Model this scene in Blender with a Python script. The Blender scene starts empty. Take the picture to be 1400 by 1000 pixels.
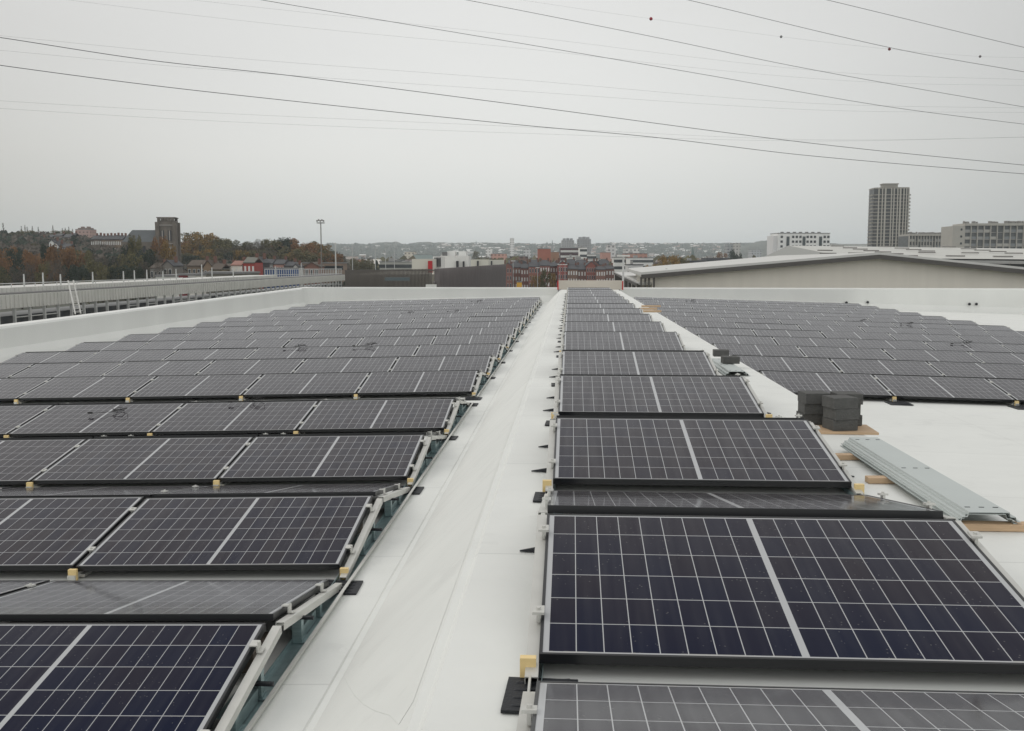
import bpy, bmesh, math, random
from mathutils import Vector, Matrix
random.seed(7)
S = bpy.context.scene
COL = S.collection
# ---------------------------------------------------------------- camera
F, PITCH, YAW, CX, CY, CAMZ = 1379.0, 0.1029, 0.0577, 700.0, 500.0, 2.05
cd = bpy.data.cameras.new("camera"); cam = bpy.data.objects.new("camera", cd); COL.objects.link(cam)
cd.sensor_width = 36; cd.lens = F / 1400 * 36; cd.clip_start = 0.1; cd.clip_end = 30000
cam.location = (0, 0, CAMZ); cam.rotation_euler = (math.pi/2 - PITCH, 0, YAW)
S.camera = cam
def at(u, v, D):
    """world point of photo pixel (u, v) lying D metres in front of the lens"""
    x, y = (u-CX)/F*D, (v-CY)/F*D
    d = D*math.cos(PITCH) - y*math.sin(PITCH); H = D*math.sin(PITCH) + y*math.cos(PITCH)
    return Vector((x*math.cos(YAW) - d*math.sin(YAW), x*math.sin(YAW) + d*math.cos(YAW), CAMZ - H))
VH = CY - F*math.tan(PITCH)
def on(u, v, z):
    """world point of pixel (u, v) on the level plane z"""
    return at(u, v, F*(CAMZ-z)/(math.cos(PITCH)*(v-VH)))
# ---------------------------------------------------------------- view, world, sun
S.view_settings.view_transform = 'Standard'; S.view_settings.look = 'None'
S.view_settings.gamma = 1; S.view_settings.use_curve_mapping = False; S.view_settings.exposure = 0
S.cycles.volume_bounces = 1; S.cycles.max_bounces = 8
W = bpy.data.worlds.new("World"); S.world = W; W.use_nodes = True
nt = W.node_tree; nt.nodes.clear()
def N(nt, t, **k):
    n = nt.nodes.new(t)
    for a, b in k.items(): setattr(n, a, b)
    return n
def M(nt, op, a, b=None, c=None, clamp=False):
    n = nt.nodes.new('ShaderNodeMath'); n.operation = op; n.use_clamp = clamp
    for i, x in enumerate((a, b, c)):
        if x is None: continue
        if isinstance(x, (int, float)): n.inputs[i].default_value = x
        else: nt.links.new(x, n.inputs[i])
    return n.outputs[0]
SUN_EL, SUN_AZ = 38, -65
sky = N(nt, 'ShaderNodeTexSky', sky_type='NISHITA', sun_disc=False)
sky.sun_elevation = math.radians(SUN_EL); sky.sun_rotation = math.radians(SUN_AZ); sky.dust_density = 4
b1 = N(nt, 'ShaderNodeBackground'); nt.links.new(sky.outputs[0], b1.inputs[0]); b1.inputs[1].default_value = 0.012
tc = N(nt, 'ShaderNodeTexCoord')
sx = N(nt, 'ShaderNodeSeparateXYZ'); nt.links.new(tc.outputs['Generated'], sx.inputs[0])
el = M(nt, 'MAXIMUM', sx.outputs[2], 0.0)
ramp = N(nt, 'ShaderNodeValToRGB'); nt.links.new(el, ramp.inputs[0])
cr = ramp.color_ramp; cr.elements[0].position = 0; cr.elements[0].color = (0.65, 0.685, 0.68, 1)
cr.elements[1].position = 1; cr.elements[1].color = (.84, .83, .82, 1)
for p, c in ((0.03, (0.69, 0.712, 0.70)), (0.10, (0.758, 0.76, 0.737)), (0.28, (0.758, 0.752, 0.728)), (0.5, (0.75, 0.74, 0.71))):
    e = cr.elements.new(p); e.color = (*c, 1)
# lens vignetting put into the sky: brighter along the view, dimmer to either side
fw = Vector((-math.sin(YAW)*math.cos(.09), math.cos(YAW)*math.cos(.09), math.sin(.09)))
dp = N(nt, 'ShaderNodeVectorMath', operation='DOT_PRODUCT'); nt.links.new(tc.outputs['Generated'], dp.inputs[0]); dp.inputs[1].default_value = fw
g = M(nt, 'POWER', M(nt, 'MAXIMUM', dp.outputs['Value'], 0.0), 3.6)
g = M(nt, 'MAXIMUM', g, M(nt, 'MULTIPLY', M(nt, 'SUBTRACT', 1.20, dp.outputs['Value']), 0.86))
hi = M(nt, 'SMOOTH_MIN', M(nt, 'MULTIPLY', el, 1.6), 1.0, 0.2)      # high cloud is even all round
g = M(nt, 'ADD', M(nt, 'MULTIPLY', g, M(nt, 'SUBTRACT', 1.0, hi)), hi)
cn = N(nt, 'ShaderNodeTexNoise'); cn.inputs['Scale'].default_value = 2.2; cn.inputs['Detail'].default_value = 3
mp = N(nt, 'ShaderNodeMapping'); mp.inputs['Scale'].default_value = (1, 1, 4); nt.links.new(tc.outputs['Generated'], mp.inputs[0]); nt.links.new(mp.outputs[0], cn.inputs['Vector'])
g = M(nt, 'MULTIPLY', g, M(nt, 'ADD', 0.95, M(nt, 'MULTIPLY', cn.outputs[0], 0.10)))
b2 = N(nt, 'ShaderNodeBackground'); nt.links.new(ramp.outputs[0], b2.inputs[0]); nt.links.new(g, b2.inputs[1])
ad = N(nt, 'ShaderNodeAddShader'); nt.links.new(b1.outputs[0], ad.inputs[0]); nt.links.new(b2.outputs[0], ad.inputs[1])
wo = N(nt, 'ShaderNodeOutputWorld'); nt.links.new(ad.outputs[0], wo.inputs[0])
sl = bpy.data.lights.new("sun", 'SUN'); sl.energy = 0.5; sl.angle = math.radians(30); sl.color = (1, .96, .9)
so = bpy.data.objects.new("sun", sl); COL.objects.link(so)
so.rotation_euler = (math.radians(90-SUN_EL), 0, math.radians(180-SUN_AZ))   # light comes from the left
# ---------------------------------------------------------------- helpers
def lin(c): return tuple((x/255/12.92 if x <= 10.3 else ((x/255+.055)/1.055)**2.4) for x in c)
MATS = {}
def mat(name, rgb, rough=.7, metal=0, var=.15, scale=3.0, bump=0, bscale=20, spec=.4, streak=None, island=0):
    """rgb is the linear base colour"""
    if name in MATS: return MATS[name]
    m = bpy.data.materials.new(name); m.use_nodes = True; nt = m.node_tree
    b = nt.nodes['Principled BSDF']; b.inputs['Roughness'].default_value = rough; b.inputs['Metallic'].default_value = metal
    b.inputs['Specular IOR Level'].default_value = spec
    tc = N(nt, 'ShaderNodeTexCoord'); v = tc.outputs['Object']
    if streak:
        mp = N(nt, 'ShaderNodeMapping'); mp.inputs['Scale'].default_value = streak; nt.links.new(v, mp.inputs[0]); v = mp.outputs[0]
    n = N(nt, 'ShaderNodeTexNoise'); n.inputs['Scale'].default_value = scale; n.inputs['Detail'].default_value = 5
    nt.links.new(v, n.inputs['Vector'])
    k = M(nt, 'ADD', 1-var, M(nt, 'MULTIPLY', n.outputs[0], 2*var))
    if island:
        gm = N(nt, 'ShaderNodeNewGeometry')
        k = M(nt, 'MULTIPLY', k, M(nt, 'ADD', 1-island, M(nt, 'MULTIPLY', gm.outputs['Random Per Island'], 2*island)))
    mx = N(nt, 'ShaderNodeMix', data_type='RGBA', blend_type='MULTIPLY'); mx.inputs[0].default_value = 1
    mx.inputs[6].default_value = (*rgb, 1)
    cb = N(nt, 'ShaderNodeCombineColor'); [nt.links.new(k, cb.inputs[i]) for i in range(3)]
    nt.links.new(cb.outputs[0], mx.inputs[7]); nt.links.new(mx.outputs[2], b.inputs['Base Color'])
    if bump:
        n2 = N(nt, 'ShaderNodeTexNoise'); n2.inputs['Scale'].default_value = bscale; n2.inputs['Detail'].default_value = 4
        nt.links.new(tc.outputs['Object'], n2.inputs['Vector'])
        bp = N(nt, 'ShaderNodeBump'); bp.inputs['Strength'].default_value = bump; bp.inputs['Distance'].default_value = .01
        nt.links.new(n2.outputs[0], bp.inputs['Height']); nt.links.new(bp.outputs[0], b.inputs['Normal'])
    MATS[name] = m; return m
class MB:
    def __init__(s): s.v = []; s.f = []; s.mi = []; s.m = 0
    def quad(s, *p):
        i = len(s.v); s.v += [tuple(x) for x in p]; s.f.append(tuple(range(i, i+len(p)))); s.mi.append(s.m)
    def box(s, c, d, mtx=None):
        c = Vector(c); h = Vector(d)/2; i = len(s.v)
        for z in (-1, 1):
            for x, y in ((-1, -1), (1, -1), (1, 1), (-1, 1)):
                p = c + Vector((x*h.x, y*h.y, z*h.z)); s.v.append(tuple(mtx @ p if mtx else p))
        for q in ((3,2,1,0), (4,5,6,7), (0,1,5,4), (1,2,6,5), (2,3,7,6), (3,0,4,7)):
            s.f.append(tuple(i+k for k in q)); s.mi.append(s.m)
        return s
    def hexa(s, b, t):
        """b, t: four bottom and four top corners, anticlockwise from above"""
        i = len(s.v); s.v += [tuple(p) for p in b] + [tuple(p) for p in t]; n = len(b)
        s.f.append(tuple(i+k for k in reversed(range(n)))); s.f.append(tuple(i+n+k for k in range(n)))
        for k in range(n): s.f.append((i+k, i+(k+1) % n, i+n+(k+1) % n, i+n+k))
        s.mi += [s.m]*(n+2); return s
    def beam(s, a, b, w, h, up=(0, 0, 1)):
        a, b = Vector(a), Vector(b); d = (b-a).normalized(); x = d.cross(Vector(up)).normalized(); z = x.cross(d)
        B = [a-x*w/2-z*h/2, a+x*w/2-z*h/2, b+x*w/2-z*h/2, b-x*w/2-z*h/2]
        return s.hexa(B, [p+z*h for p in B])
    def tube(s, pts, r, n=6, r2=None):
        pts = [Vector(p) for p in pts]; i0 = len(s.v); L = len(pts)
        for k, p in enumerate(pts):
            d = (pts[min(k+1, L-1)] - pts[max(k-1, 0)]).normalized()
            a = d.cross(Vector((0, 0, 1)) if abs(d.z) < .9 else Vector((1, 0, 0))).normalized(); b = d.cross(a)
            rr = r if r2 is None else r + (r2-r)*k/(L-1)
            for j in range(n):
                t = 2*math.pi*j/n; s.v.append(tuple(p + a*rr*math.cos(t) + b*rr*math.sin(t)))
        for k in range(L-1):
            for j in range(n):
                s.f.append((i0+k*n+j, i0+k*n+(j+1) % n, i0+(k+1)*n+(j+1) % n, i0+(k+1)*n+j)); s.mi.append(s.m)
        s.f.append(tuple(i0+j for j in reversed(range(n)))); s.f.append(tuple(i0+(L-1)*n+j for j in range(n))); s.mi += [s.m]*2
        return s
    def mesh(s, name, mats):
        me = bpy.data.meshes.new(name); me.from_pydata(s.v, [], s.f); me.update()
        for m in (mats if isinstance(mats, (list, tuple)) else [mats]): me.materials.append(m)
        if s.m or any(s.mi): me.polygons.foreach_set('material_index', s.mi)
        return me
    def build(s, name, mats, parent=None, loc=None, rot=None, bevel=0):
        me = s.mesh(name, mats)
        if bevel:
            bm = bmesh.new(); bm.from_mesh(me); bmesh.ops.bevel(bm, geom=bm.edges[:], offset=bevel, segments=2, affect='EDGES', profile=.6); bm.to_mesh(me); bm.free()
        return put(name, me, parent, loc, rot)
def put(name, me, parent=None, loc=None, rot=None):
    o = bpy.data.objects.new(name, me); COL.objects.link(o)
    if parent: o.parent = parent
    if loc is not None: o.location = loc
    if rot is not None: o.rotation_euler = rot
    return o
def tag(o, label=None, cat=None, group=None, kind=None):
    if label: o['label'] = label
    if cat: o['category'] = cat
    if group: o['group'] = group
    if kind: o['kind'] = kind
    return o
def thing(name, label, cat, loc=(0, 0, 0), rz=0, group=None):
    o = bpy.data.objects.new(name, None); COL.objects.link(o); o.location = loc; o.rotation_euler = (0, 0, rz)
    o.empty_display_size = .3
    return tag(o, label, cat, group)
ORD = 'nearest,second,third,fourth,fifth,sixth,seventh,eighth,ninth,tenth,eleventh,twelfth,thirteenth,fourteenth,fifteenth,sixteenth,seventeenth,eighteenth,nineteenth,twentieth'.split(',')
_T = 'first second third fourth fifth sixth seventh eighth ninth tenth eleventh twelfth thirteenth fourteenth fifteenth sixteenth seventeenth eighteenth nineteenth'.split()
def nth(i):
    if i < 19: return _T[i]
    t, r = divmod(i+1, 10); tens = {2: 'twent', 3: 'thirt', 4: 'fort', 5: 'fift', 6: 'sixt', 7: 'sevent', 8: 'eight', 9: 'ninet'}[t]
    return tens + 'ieth' if r == 0 else tens + 'y-' + _T[r-1]
# ---------------------------------------------------------------- materials
def membrane():
    m = bpy.data.materials.new('white_membrane'); m.use_nodes = True; nt = m.node_tree; b = nt.nodes['Principled BSDF']
    tc = N(nt, 'ShaderNodeTexCoord'); s = N(nt, 'ShaderNodeSeparateXYZ'); nt.links.new(tc.outputs['Object'], s.inputs[0])
    n1 = N(nt, 'ShaderNodeTexNoise'); n1.inputs['Scale'].default_value = .8; n1.inputs['Detail'].default_value = 6; n1.inputs['Roughness'].default_value = .65
    n2 = N(nt, 'ShaderNodeTexNoise'); n2.inputs['Scale'].default_value = 3.0; n2.inputs['Detail'].default_value = 8
    mp = N(nt, 'ShaderNodeMapping'); mp.inputs['Scale'].default_value = (.6, 1.4, 1); nt.links.new(tc.outputs['Object'], mp.inputs[0])
    nt.links.new(tc.outputs['Object'], n1.inputs['Vector']); nt.links.new(mp.outputs[0], n2.inputs['Vector'])
    # welded laps: one across every 2.1 m, slightly dirty on one side
    wob = M(nt, 'MULTIPLY', M(nt, 'SUBTRACT', n1.outputs[0], .5), .03)
    fy = M(nt, 'FRACT', M(nt, 'DIVIDE', M(nt, 'ADD', M(nt, 'ADD', s.outputs[1], wob), 10.15), 2.1))
    l1 = M(nt, 'LESS_THAN', fy, .006)
    lap = M(nt, 'LESS_THAN', fy, .06)
    xs = M(nt, 'ADD', s.outputs[0], wob)
    lines = l1
    for x in (-1.13, 3.35, 5.1, 6.85, 8.6, 10.35):
        lines = M(nt, 'MAXIMUM', lines, M(nt, 'LESS_THAN', M(nt, 'ABSOLUTE', M(nt, 'SUBTRACT', xs, x)), .005))
    v3 = N(nt, 'ShaderNodeTexVoronoi'); v3.inputs['Scale'].default_value = 1.7; nt.links.new(tc.outputs['Object'], v3.inputs['Vector'])
    flat = M(nt, 'GREATER_THAN', M(nt, 'ABSOLUTE', M(nt, 'SUBTRACT', M(nt, 'ABSOLUTE', M(nt, 'SUBTRACT', s.outputs[0], .925)), 1.70)), .34)
    lines = M(nt, 'MULTIPLY', lines, flat)
    spot = M(nt, 'LESS_THAN', v3.outputs['Distance'], .012)
    gr = M(nt, 'MULTIPLY', M(nt, 'POWER', n2.outputs[0], 3.0), .12)
    k = M(nt, 'SUBTRACT', 1.04, M(nt, 'MULTIPLY', lines, .15))
    k = M(nt, 'SUBTRACT', k, M(nt, 'MULTIPLY', lap, .012)); k = M(nt, 'SUBTRACT', k, gr)
    k = M(nt, 'SUBTRACT', k, M(nt, 'MULTIPLY', M(nt, 'SUBTRACT', n1.outputs[0], .4), .16)); k = M(nt, 'SUBTRACT', k, M(nt, 'MULTIPLY', spot, .2))
    n4 = N(nt, 'ShaderNodeTexNoise'); n4.inputs['Scale'].default_value = 2.3; n4.inputs['Detail'].default_value = 9; n4.inputs['Distortion'].default_value = 1.2; nt.links.new(tc.outputs['Object'], n4.inputs['Vector'])
    sc_ = M(nt, 'MULTIPLY', M(nt, 'MULTIPLY', M(nt, 'SUBTRACT', n4.outputs[0], .57), 9.0, clamp=True), M(nt, 'GREATER_THAN', n1.outputs[0], .47))
    k = M(nt, 'SUBTRACT', k, M(nt, 'MULTIPLY', sc_, .055))
    n5 = N(nt, 'ShaderNodeTexNoise'); n5.inputs['Scale'].default_value = .22; n5.inputs['Detail'].default_value = 3; nt.links.new(tc.outputs['Object'], n5.inputs['Vector'])
    k = M(nt, 'ADD', k, M(nt, 'MULTIPLY', M(nt, 'SUBTRACT', n5.outputs[0], .5), .14))
    cb = N(nt, 'ShaderNodeCombineColor')
    for i, c in enumerate((.70, .715, .69)): nt.links.new(M(nt, 'MULTIPLY', k, c), cb.inputs[i])
    nt.links.new(cb.outputs[0], b.inputs['Base Color']); b.inputs['Roughness'].default_value = .5; b.inputs['Specular IOR Level'].default_value = .35
    bp = N(nt, 'ShaderNodeBump'); bp.inputs['Strength'].default_value = .45; bp.inputs['Distance'].default_value = .02
    nt.links.new(M(nt, 'ADD', M(nt, 'MULTIPLY', lap, .2), n1.outputs[0]), bp.inputs['Height']); nt.links.new(bp.outputs[0], b.inputs['Normal'])
    return m
MEM = membrane()
MW, MD, MT = 1.722, 1.134, .035        # module size
def cells():
    """object coordinates: x along the module (centre 0), y up the slope (0 at the low edge)"""
    m = bpy.data.materials.new('cell_glass'); m.use_nodes = True; nt = m.node_tree; b = nt.nodes['Principled BSDF']
    tc = N(nt, 'ShaderNodeTexCoord'); s = N(nt, 'ShaderNodeSeparateXYZ'); nt.links.new(tc.outputs['Object'], s.inputs[0])
    oi = N(nt, 'ShaderNodeObjectInfo')
    ax = M(nt, 'ABSOLUTE', s.outputs[0]); y = s.outputs[1]
    px, py, x0, y0 = .0911, .1824, .011, (MD-6*.1824)/2
    cx = M(nt, 'DIVIDE', M(nt, 'SUBTRACT', ax, x0), px); cy = M(nt, 'DIVIDE', M(nt, 'SUBTRACT', y, y0), py)
    def edge(c, p, w):
        fr = M(nt, 'FRACT', c); d = M(nt, 'MINIMUM', fr, M(nt, 'SUBTRACT', 1.0, fr)); return M(nt, 'LESS_THAN', d, w/p)
    line = M(nt, 'MAXIMUM', edge(cx, px, .0017), edge(cy, py, .0021))
    out = M(nt, 'MAXIMUM', M(nt, 'LESS_THAN', cx, 0.0), M(nt, 'GREATER_THAN', cx, 9.0))
    out = M(nt, 'MAXIMUM', out, M(nt, 'MAXIMUM', M(nt, 'LESS_THAN', cy, 0.0), M(nt, 'GREATER_THAN', cy, 6.0)))
    white = M(nt, 'MAXIMUM', line, out)
    sg = M(nt, 'SIGN', s.outputs[0])
    ci = N(nt, 'ShaderNodeCombineXYZ'); nt.links.new(M(nt, 'MULTIPLY', M(nt, 'ADD', M(nt, 'FLOOR', cx), 1.0), sg), ci.inputs[0])
    nt.links.new(M(nt, 'FLOOR', cy), ci.inputs[1]); nt.links.new(M(nt, 'MULTIPLY', oi.outputs['Random'], 71.0), ci.inputs[2])
    wn = N(nt, 'ShaderNodeTexWhiteNoise'); nt.links.new(ci.outputs[0], wn.inputs['Vector'])
    big = N(nt, 'ShaderNodeTexNoise'); big.inputs['Scale'].default_value = 1.3
    off = N(nt, 'ShaderNodeVectorMath', operation='ADD'); nt.links.new(tc.outputs['Object'], off.inputs[0])
    oc = N(nt, 'ShaderNodeCombineXYZ'); nt.links.new(M(nt, 'MULTIPLY', oi.outputs['Random'], 37.0), oc.inputs[2]); nt.links.new(oc.outputs[0], off.inputs[1])
    nt.links.new(off.outputs[0], big.inputs['Vector'])
    lw0 = N(nt, 'ShaderNodeLayerWeight'); lw0.inputs['Blend'].default_value = .5      # the blue coating turns brown at a flatter angle
    hue = M(nt, 'ADD', M(nt, 'ADD', M(nt, 'MULTIPLY', wn.outputs['Value'], .30), M(nt, 'MULTIPLY', big.outputs[0], .45)), M(nt, 'MULTIPLY', M(nt, 'SUBTRACT', lw0.outputs['Facing'], .50), 2.4))
    rp = N(nt, 'ShaderNodeValToRGB'); nt.links.new(hue, rp.inputs[0]); e = rp.color_ramp.elements
    e[0].position = .25; e[0].color = (.0060, .0090, .0270, 1); e[1].position = .85; e[1].color = (.0175, .0130, .0195, 1)
    # fine finger lines of the cells
    # dust specks and dried runs
    vo = N(nt, 'ShaderNodeTexVoronoi'); vo.inputs['Scale'].default_value = 42; nt.links.new(off.outputs[0], vo.inputs['Vector'])
    d1 = N(nt, 'ShaderNodeTexNoise'); d1.inputs['Scale'].default_value = 6; d1.inputs['Detail'].default_value = 4; nt.links.new(off.outputs[0], d1.inputs['Vector'])
    speck = M(nt, 'MULTIPLY', M(nt, 'LESS_THAN', vo.outputs['Distance'], .13), M(nt, 'GREATER_THAN', d1.outputs[0], .52))
    ms = N(nt, 'ShaderNodeMapping'); ms.inputs['Scale'].default_value = (30, 1.5, 30); nt.links.new(off.outputs[0], ms.inputs[0])
    st = N(nt, 'ShaderNodeTexNoise'); st.inputs['Scale'].default_value = 1; st.inputs['Detail'].default_value = 3; nt.links.new(ms.outputs[0], st.inputs['Vector'])
    run = M(nt, 'MULTIPLY', M(nt, 'MULTIPLY', M(nt, 'SUBTRACT', st.outputs[0], .42), 2.0, clamp=True), M(nt, 'MULTIPLY', d1.outputs[0], .05))
    # dirt that settles along the low edge
    low = M(nt, 'MULTIPLY', M(nt, 'LESS_THAN', y, .024), M(nt, 'GREATER_THAN', d1.outputs[0], .53))
    dirt = M(nt, 'ADD', M(nt, 'ADD', M(nt, 'MULTIPLY', speck, .16), run), M(nt, 'MULTIPLY', low, .35), clamp=True)
    m1 = N(nt, 'ShaderNodeMix', data_type='RGBA'); nt.links.new(white, m1.inputs[0]); nt.links.new(rp.outputs[0], m1.inputs[6]); m1.inputs[7].default_value = (.42, .43, .44, 1)
    m2 = N(nt, 'ShaderNodeMix', data_type='RGBA'); nt.links.new(dirt, m2.inputs[0]); nt.links.new(m1.outputs[2], m2.inputs[6]); m2.inputs[7].default_value = (.42, .41, .38, 1)
    nt.links.new(m2.outputs[2], b.inputs['Base Color'])
    b.inputs['IOR'].default_value = 1.27; b.inputs['Specular IOR Level'].default_value = 0.0; b.inputs['Sheen Weight'].default_value = .10; b.inputs['Sheen Tint'].default_value = (1, .985, .95, 1); b.inputs['Sheen Roughness'].default_value = .25
    # clear glass over the cells: weak head on, strong at a grazing look, broken by dried runs
    lw = N(nt, 'ShaderNodeLayerWeight'); lw.inputs['Blend'].default_value = .5
    fr = M(nt, 'MULTIPLY', M(nt, 'POWER', lw.outputs['Facing'], 5.9), M(nt, 'ADD', .92, M(nt, 'MULTIPLY', st.outputs[0], .62)), clamp=True)
    fr = M(nt, 'MINIMUM', fr, .50)
    gs = N(nt, 'ShaderNodeBsdfGlossy'); gs.inputs['Color'].default_value = (.97, .985, 1, 1)
    nt.links.new(M(nt, 'ADD', .05, M(nt, 'MULTIPLY', d1.outputs[0], .09)), gs.inputs['Roughness'])
    ms_ = N(nt, 'ShaderNodeMixShader'); nt.links.new(fr, ms_.inputs[0]); nt.links.new(b.outputs[0], ms_.inputs[1]); nt.links.new(gs.outputs[0], ms_.inputs[2])
    nt.links.new(ms_.outputs[0], nt.nodes['Material Output'].inputs['Surface'])
    return m
CELL = cells()
FRAME = mat('black_anodised', (.010, .011, .013), .35, 0, .1)
LIP = mat('frame_lip', (.30, .31, .32), .4, 0, .1)
GALV = mat('galvanised_steel', (.46, .50, .49), .5, .05, .10, 2, 0, 60)
GALVT = mat('galvanised_steel_dull', (.27, .36, .37), .38, .6, .35, 12, .1, 60)
RAIL = mat('rail_aluminium', (.56, .56, .53), .45, .35, .12, 8)
YEL = mat('yellow_plastic', (.76, .58, .28), .55, 0, .12, 20)
RUB = mat('black_rubber', (.012, .014, .018), .6, 0, .2, 30, .3, 80)
CONC = mat('dark_concrete', (.085, .086, .083), .9, 0, .35, 25, .6, 90)
WOOD = mat('pine_wood', (.52, .37, .235), .7, 0, .3, 6, 0, 20, streak=(1, 12, 12))
CABLE = mat('black_cable', (.01, .01, .01), .5)
BEIGE = mat('beige_panel', (.50, .46, .40), .55, 0, .06, 2)
RED = mat('red_paint', (.45, .03, .03), .5)
# ---------------------------------------------------------------- ground, roof
YF = 49.7
gb = MB(); gb.quad((-5800, -290, -9), (5800, -290, -9), (5800, 6900, -9), (-5800, 6900, -9))
tag(gb.build('ground', mat('town_ground', (.10, .105, .085), .9, 0, .5, .02)), 'flat valley floor between the roofs and the town', kind='structure')
SLL, SLR = .0234, .0272
def zroof(x):
    if x < -1.1: return .05 + (x+1.1)*SLL
    if x < -.45: return .05 + (x+1.1)
    if x < 2.3: return .70
    if x < 2.95: return .70 - (x-2.3)
    return .05 - (x-2.95)*SLR
XSL, XSR = -12.9, 24.0
rb = MB(); xs = [XSL, -1.1, -.45, 2.3, 2.95, XSR]
ys = [-8 + i*(YF+8)/40 for i in range(41)]
for a, b in zip(xs, xs[1:]):
    for c, d in zip(ys, ys[1:]): rb.quad((a, c, zroof(a+1e-6)), (b, c, zroof(b-1e-6)), (b, d, zroof(b-1e-6)), (a, d, zroof(a+1e-6)))
ro = rb.build('roof', MEM); tag(ro, 'white membrane flat roof with a raised strip along its middle', kind='structure')
bm = bmesh.new(); bm.from_mesh(ro.data); bmesh.ops.remove_doubles(bm, verts=bm.verts, dist=1e-4)
ed = [e for e in bm.edges if abs(e.verts[0].co.x-e.verts[1].co.x) < 1e-3 and abs(e.verts[0].co.x+1.1) < 1e-3 or (abs(e.verts[0].co.x+.45) < 1e-3 and abs(e.verts[1].co.x+.45) < 1e-3)]
bmesh.ops.bevel(bm, geom=ed, offset=.03, segments=2, affect='EDGES'); bm.to_mesh(ro.data); bm.free()
# overlapping membrane strips welded along the aisle
pb = MB()
def strip(x0, x1, y0, y1, name, lab):
    m_ = MB(); n = 6; e = .0008
    pts = [(x0, y1), (x0, y0+.22)] + [(x0+(x1-x0)*k/n, y0 - 1.62*k/n - .10*math.sin(math.pi*k/n)) for k in range(0, n)] + [(x1-.03, y0-1.60), (x1, y0-1.5), (x1, y1)]
    b_ = [Vector((x, y, zroof(x)+.001)) for x, y in pts]; t_ = [p+Vector((0, 0, e)) for p in b_]
    m_.hexa(b_, t_); o = m_.build(name, MEM); return tag(o, lab, 'membrane')
strip(-1.06, -.49, 4.55, 47, 'membrane_strip', 'white membrane strip with rounded end welded along the aisle upstand')
# outer faces of the building
ob = MB()
ob.hexa([(XSL-.5, -8, -9), (XSR+.5, -8, -9), (XSR+.5, YF+.5, -9), (XSL-.5, YF+.5, -9)], [(XSL-.5, -8, -.9), (XSR+.5, -8, -.9), (XSR+.5, YF+.5, -.9), (XSL-.5, YF+.5, -.9)])
tag(ob.build('warehouse_wall', BEIGE), 'beige lower walls of the warehouse under the white roof', 'wall')
PAR = mat('parapet_membrane', (.72, .73, .705), .5, 0, .09, .9, .3, 3, streak=(1, 1, .4))
HT = CAMZ-1.28
def parapet(name, a, b, za, zb, inward, lab, base):
    """sheeted parapet with a sloping foot; a, b the inner foot line"""
    a, b = Vector(a), Vector(b); i = Vector(inward); m_ = MB()
    A = [(0.16, base[0]-.05), (0.10, base[0]+.12), (0, base[0]+.30), (0, za), (-.04, za+.05), (-.42, za+.05), (-.45, base[0]-.8)]
    B = [(0.16, base[1]-.05), (0.10, base[1]+.12), (0, base[1]+.30), (0, zb), (-.04, zb+.05), (-.42, zb+.05), (-.45, base[1]-.8)]
    P = [Vector((a.x, a.y, 0)) + i*o_ + Vector((0, 0, z)) for o_, z in A]; Q = [Vector((b.x, b.y, 0)) + i*o_ + Vector((0, 0, z)) for o_, z in B]
    n = len(P)
    for k in range(n): m_.quad(P[k], Q[k], Q[(k+1) % n], P[(k+1) % n])
    m_.quad(*P[::-1]); m_.quad(*Q)
    return tag(m_.build(name, PAR), lab, 'parapet')
parapet('parapet_wall', (XSL+.02, YF, 0), (-.62, YF, 0), HT-.05, HT-.05, (0, -1, 0), 'white parapet across the far end of the roof, left of the beige board', (zroof(XSL), .1))
parapet('parapet_wall', (2.45, YF, 0), (XSR, YF, 0), HT-.05, HT-.07, (0, -1, 0), 'white parapet across the far end of the roof, right of the beige board', (.05, zroof(XSR)))
parapet('parapet_wall', (XSL, -8, 0), (XSL, YF+.45, 0), CAMZ-1.74, HT-.05, (1, 0, 0), 'long white parapet along the left edge of the roof', (zroof(XSL), zroof(XSL)))
parapet('parapet_wall', (XSR, YF+.45, 0), (XSR, -8, 0), HT-.07, .6, (-1, 0, 0), 'long white parapet along the right edge of the roof beyond the panels', (zroof(XSR), zroof(XSR)))
for s_, xc in ((1, XSL), (-1, XSR)):
    m_ = MB(); R_ = 1.6; pr = []
    for k in range(9):
        a = math.pi/2*k/8; pr.append((xc+s_*(R_-R_*math.cos(a)), YF-R_+R_*math.sin(a)))
    n_ = len(pr); base_ = [(xc-s_*.02, YF+.02)]
    zb_, zt_ = zroof(xc)-.05, HT-.004
    poly = [(xc-s_*.02, YF-R_)] + pr + [(xc+s_*R_, YF+.02), (xc-s_*.02, YF+.02)]
    if s_ == 1: poly = poly[::-1]
    m_.hexa([(x, y, zb_) for x, y in poly], [(x, y, zt_) for x, y in poly])
    tag(m_.build('corner_upstand', PAR), 'rounded white corner piece where the far parapet meets the %s one' % ('left' if s_ == 1 else 'right'), 'parapet')
t = thing('end_board', 'low beige board with red ends closing the raised strip', 'board', (0, 48.6, .70))
MB().box((.95, .15, .22), (3.04, .06, .44)).box((.95, .50, .215), (3.0, .6, .43)).build('panel', BEIGE, t)
for x in (-.60, 2.50): MB().box((x, .15, .20), (.06, .12, .42)).build('end_cap', RED, t)
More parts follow.
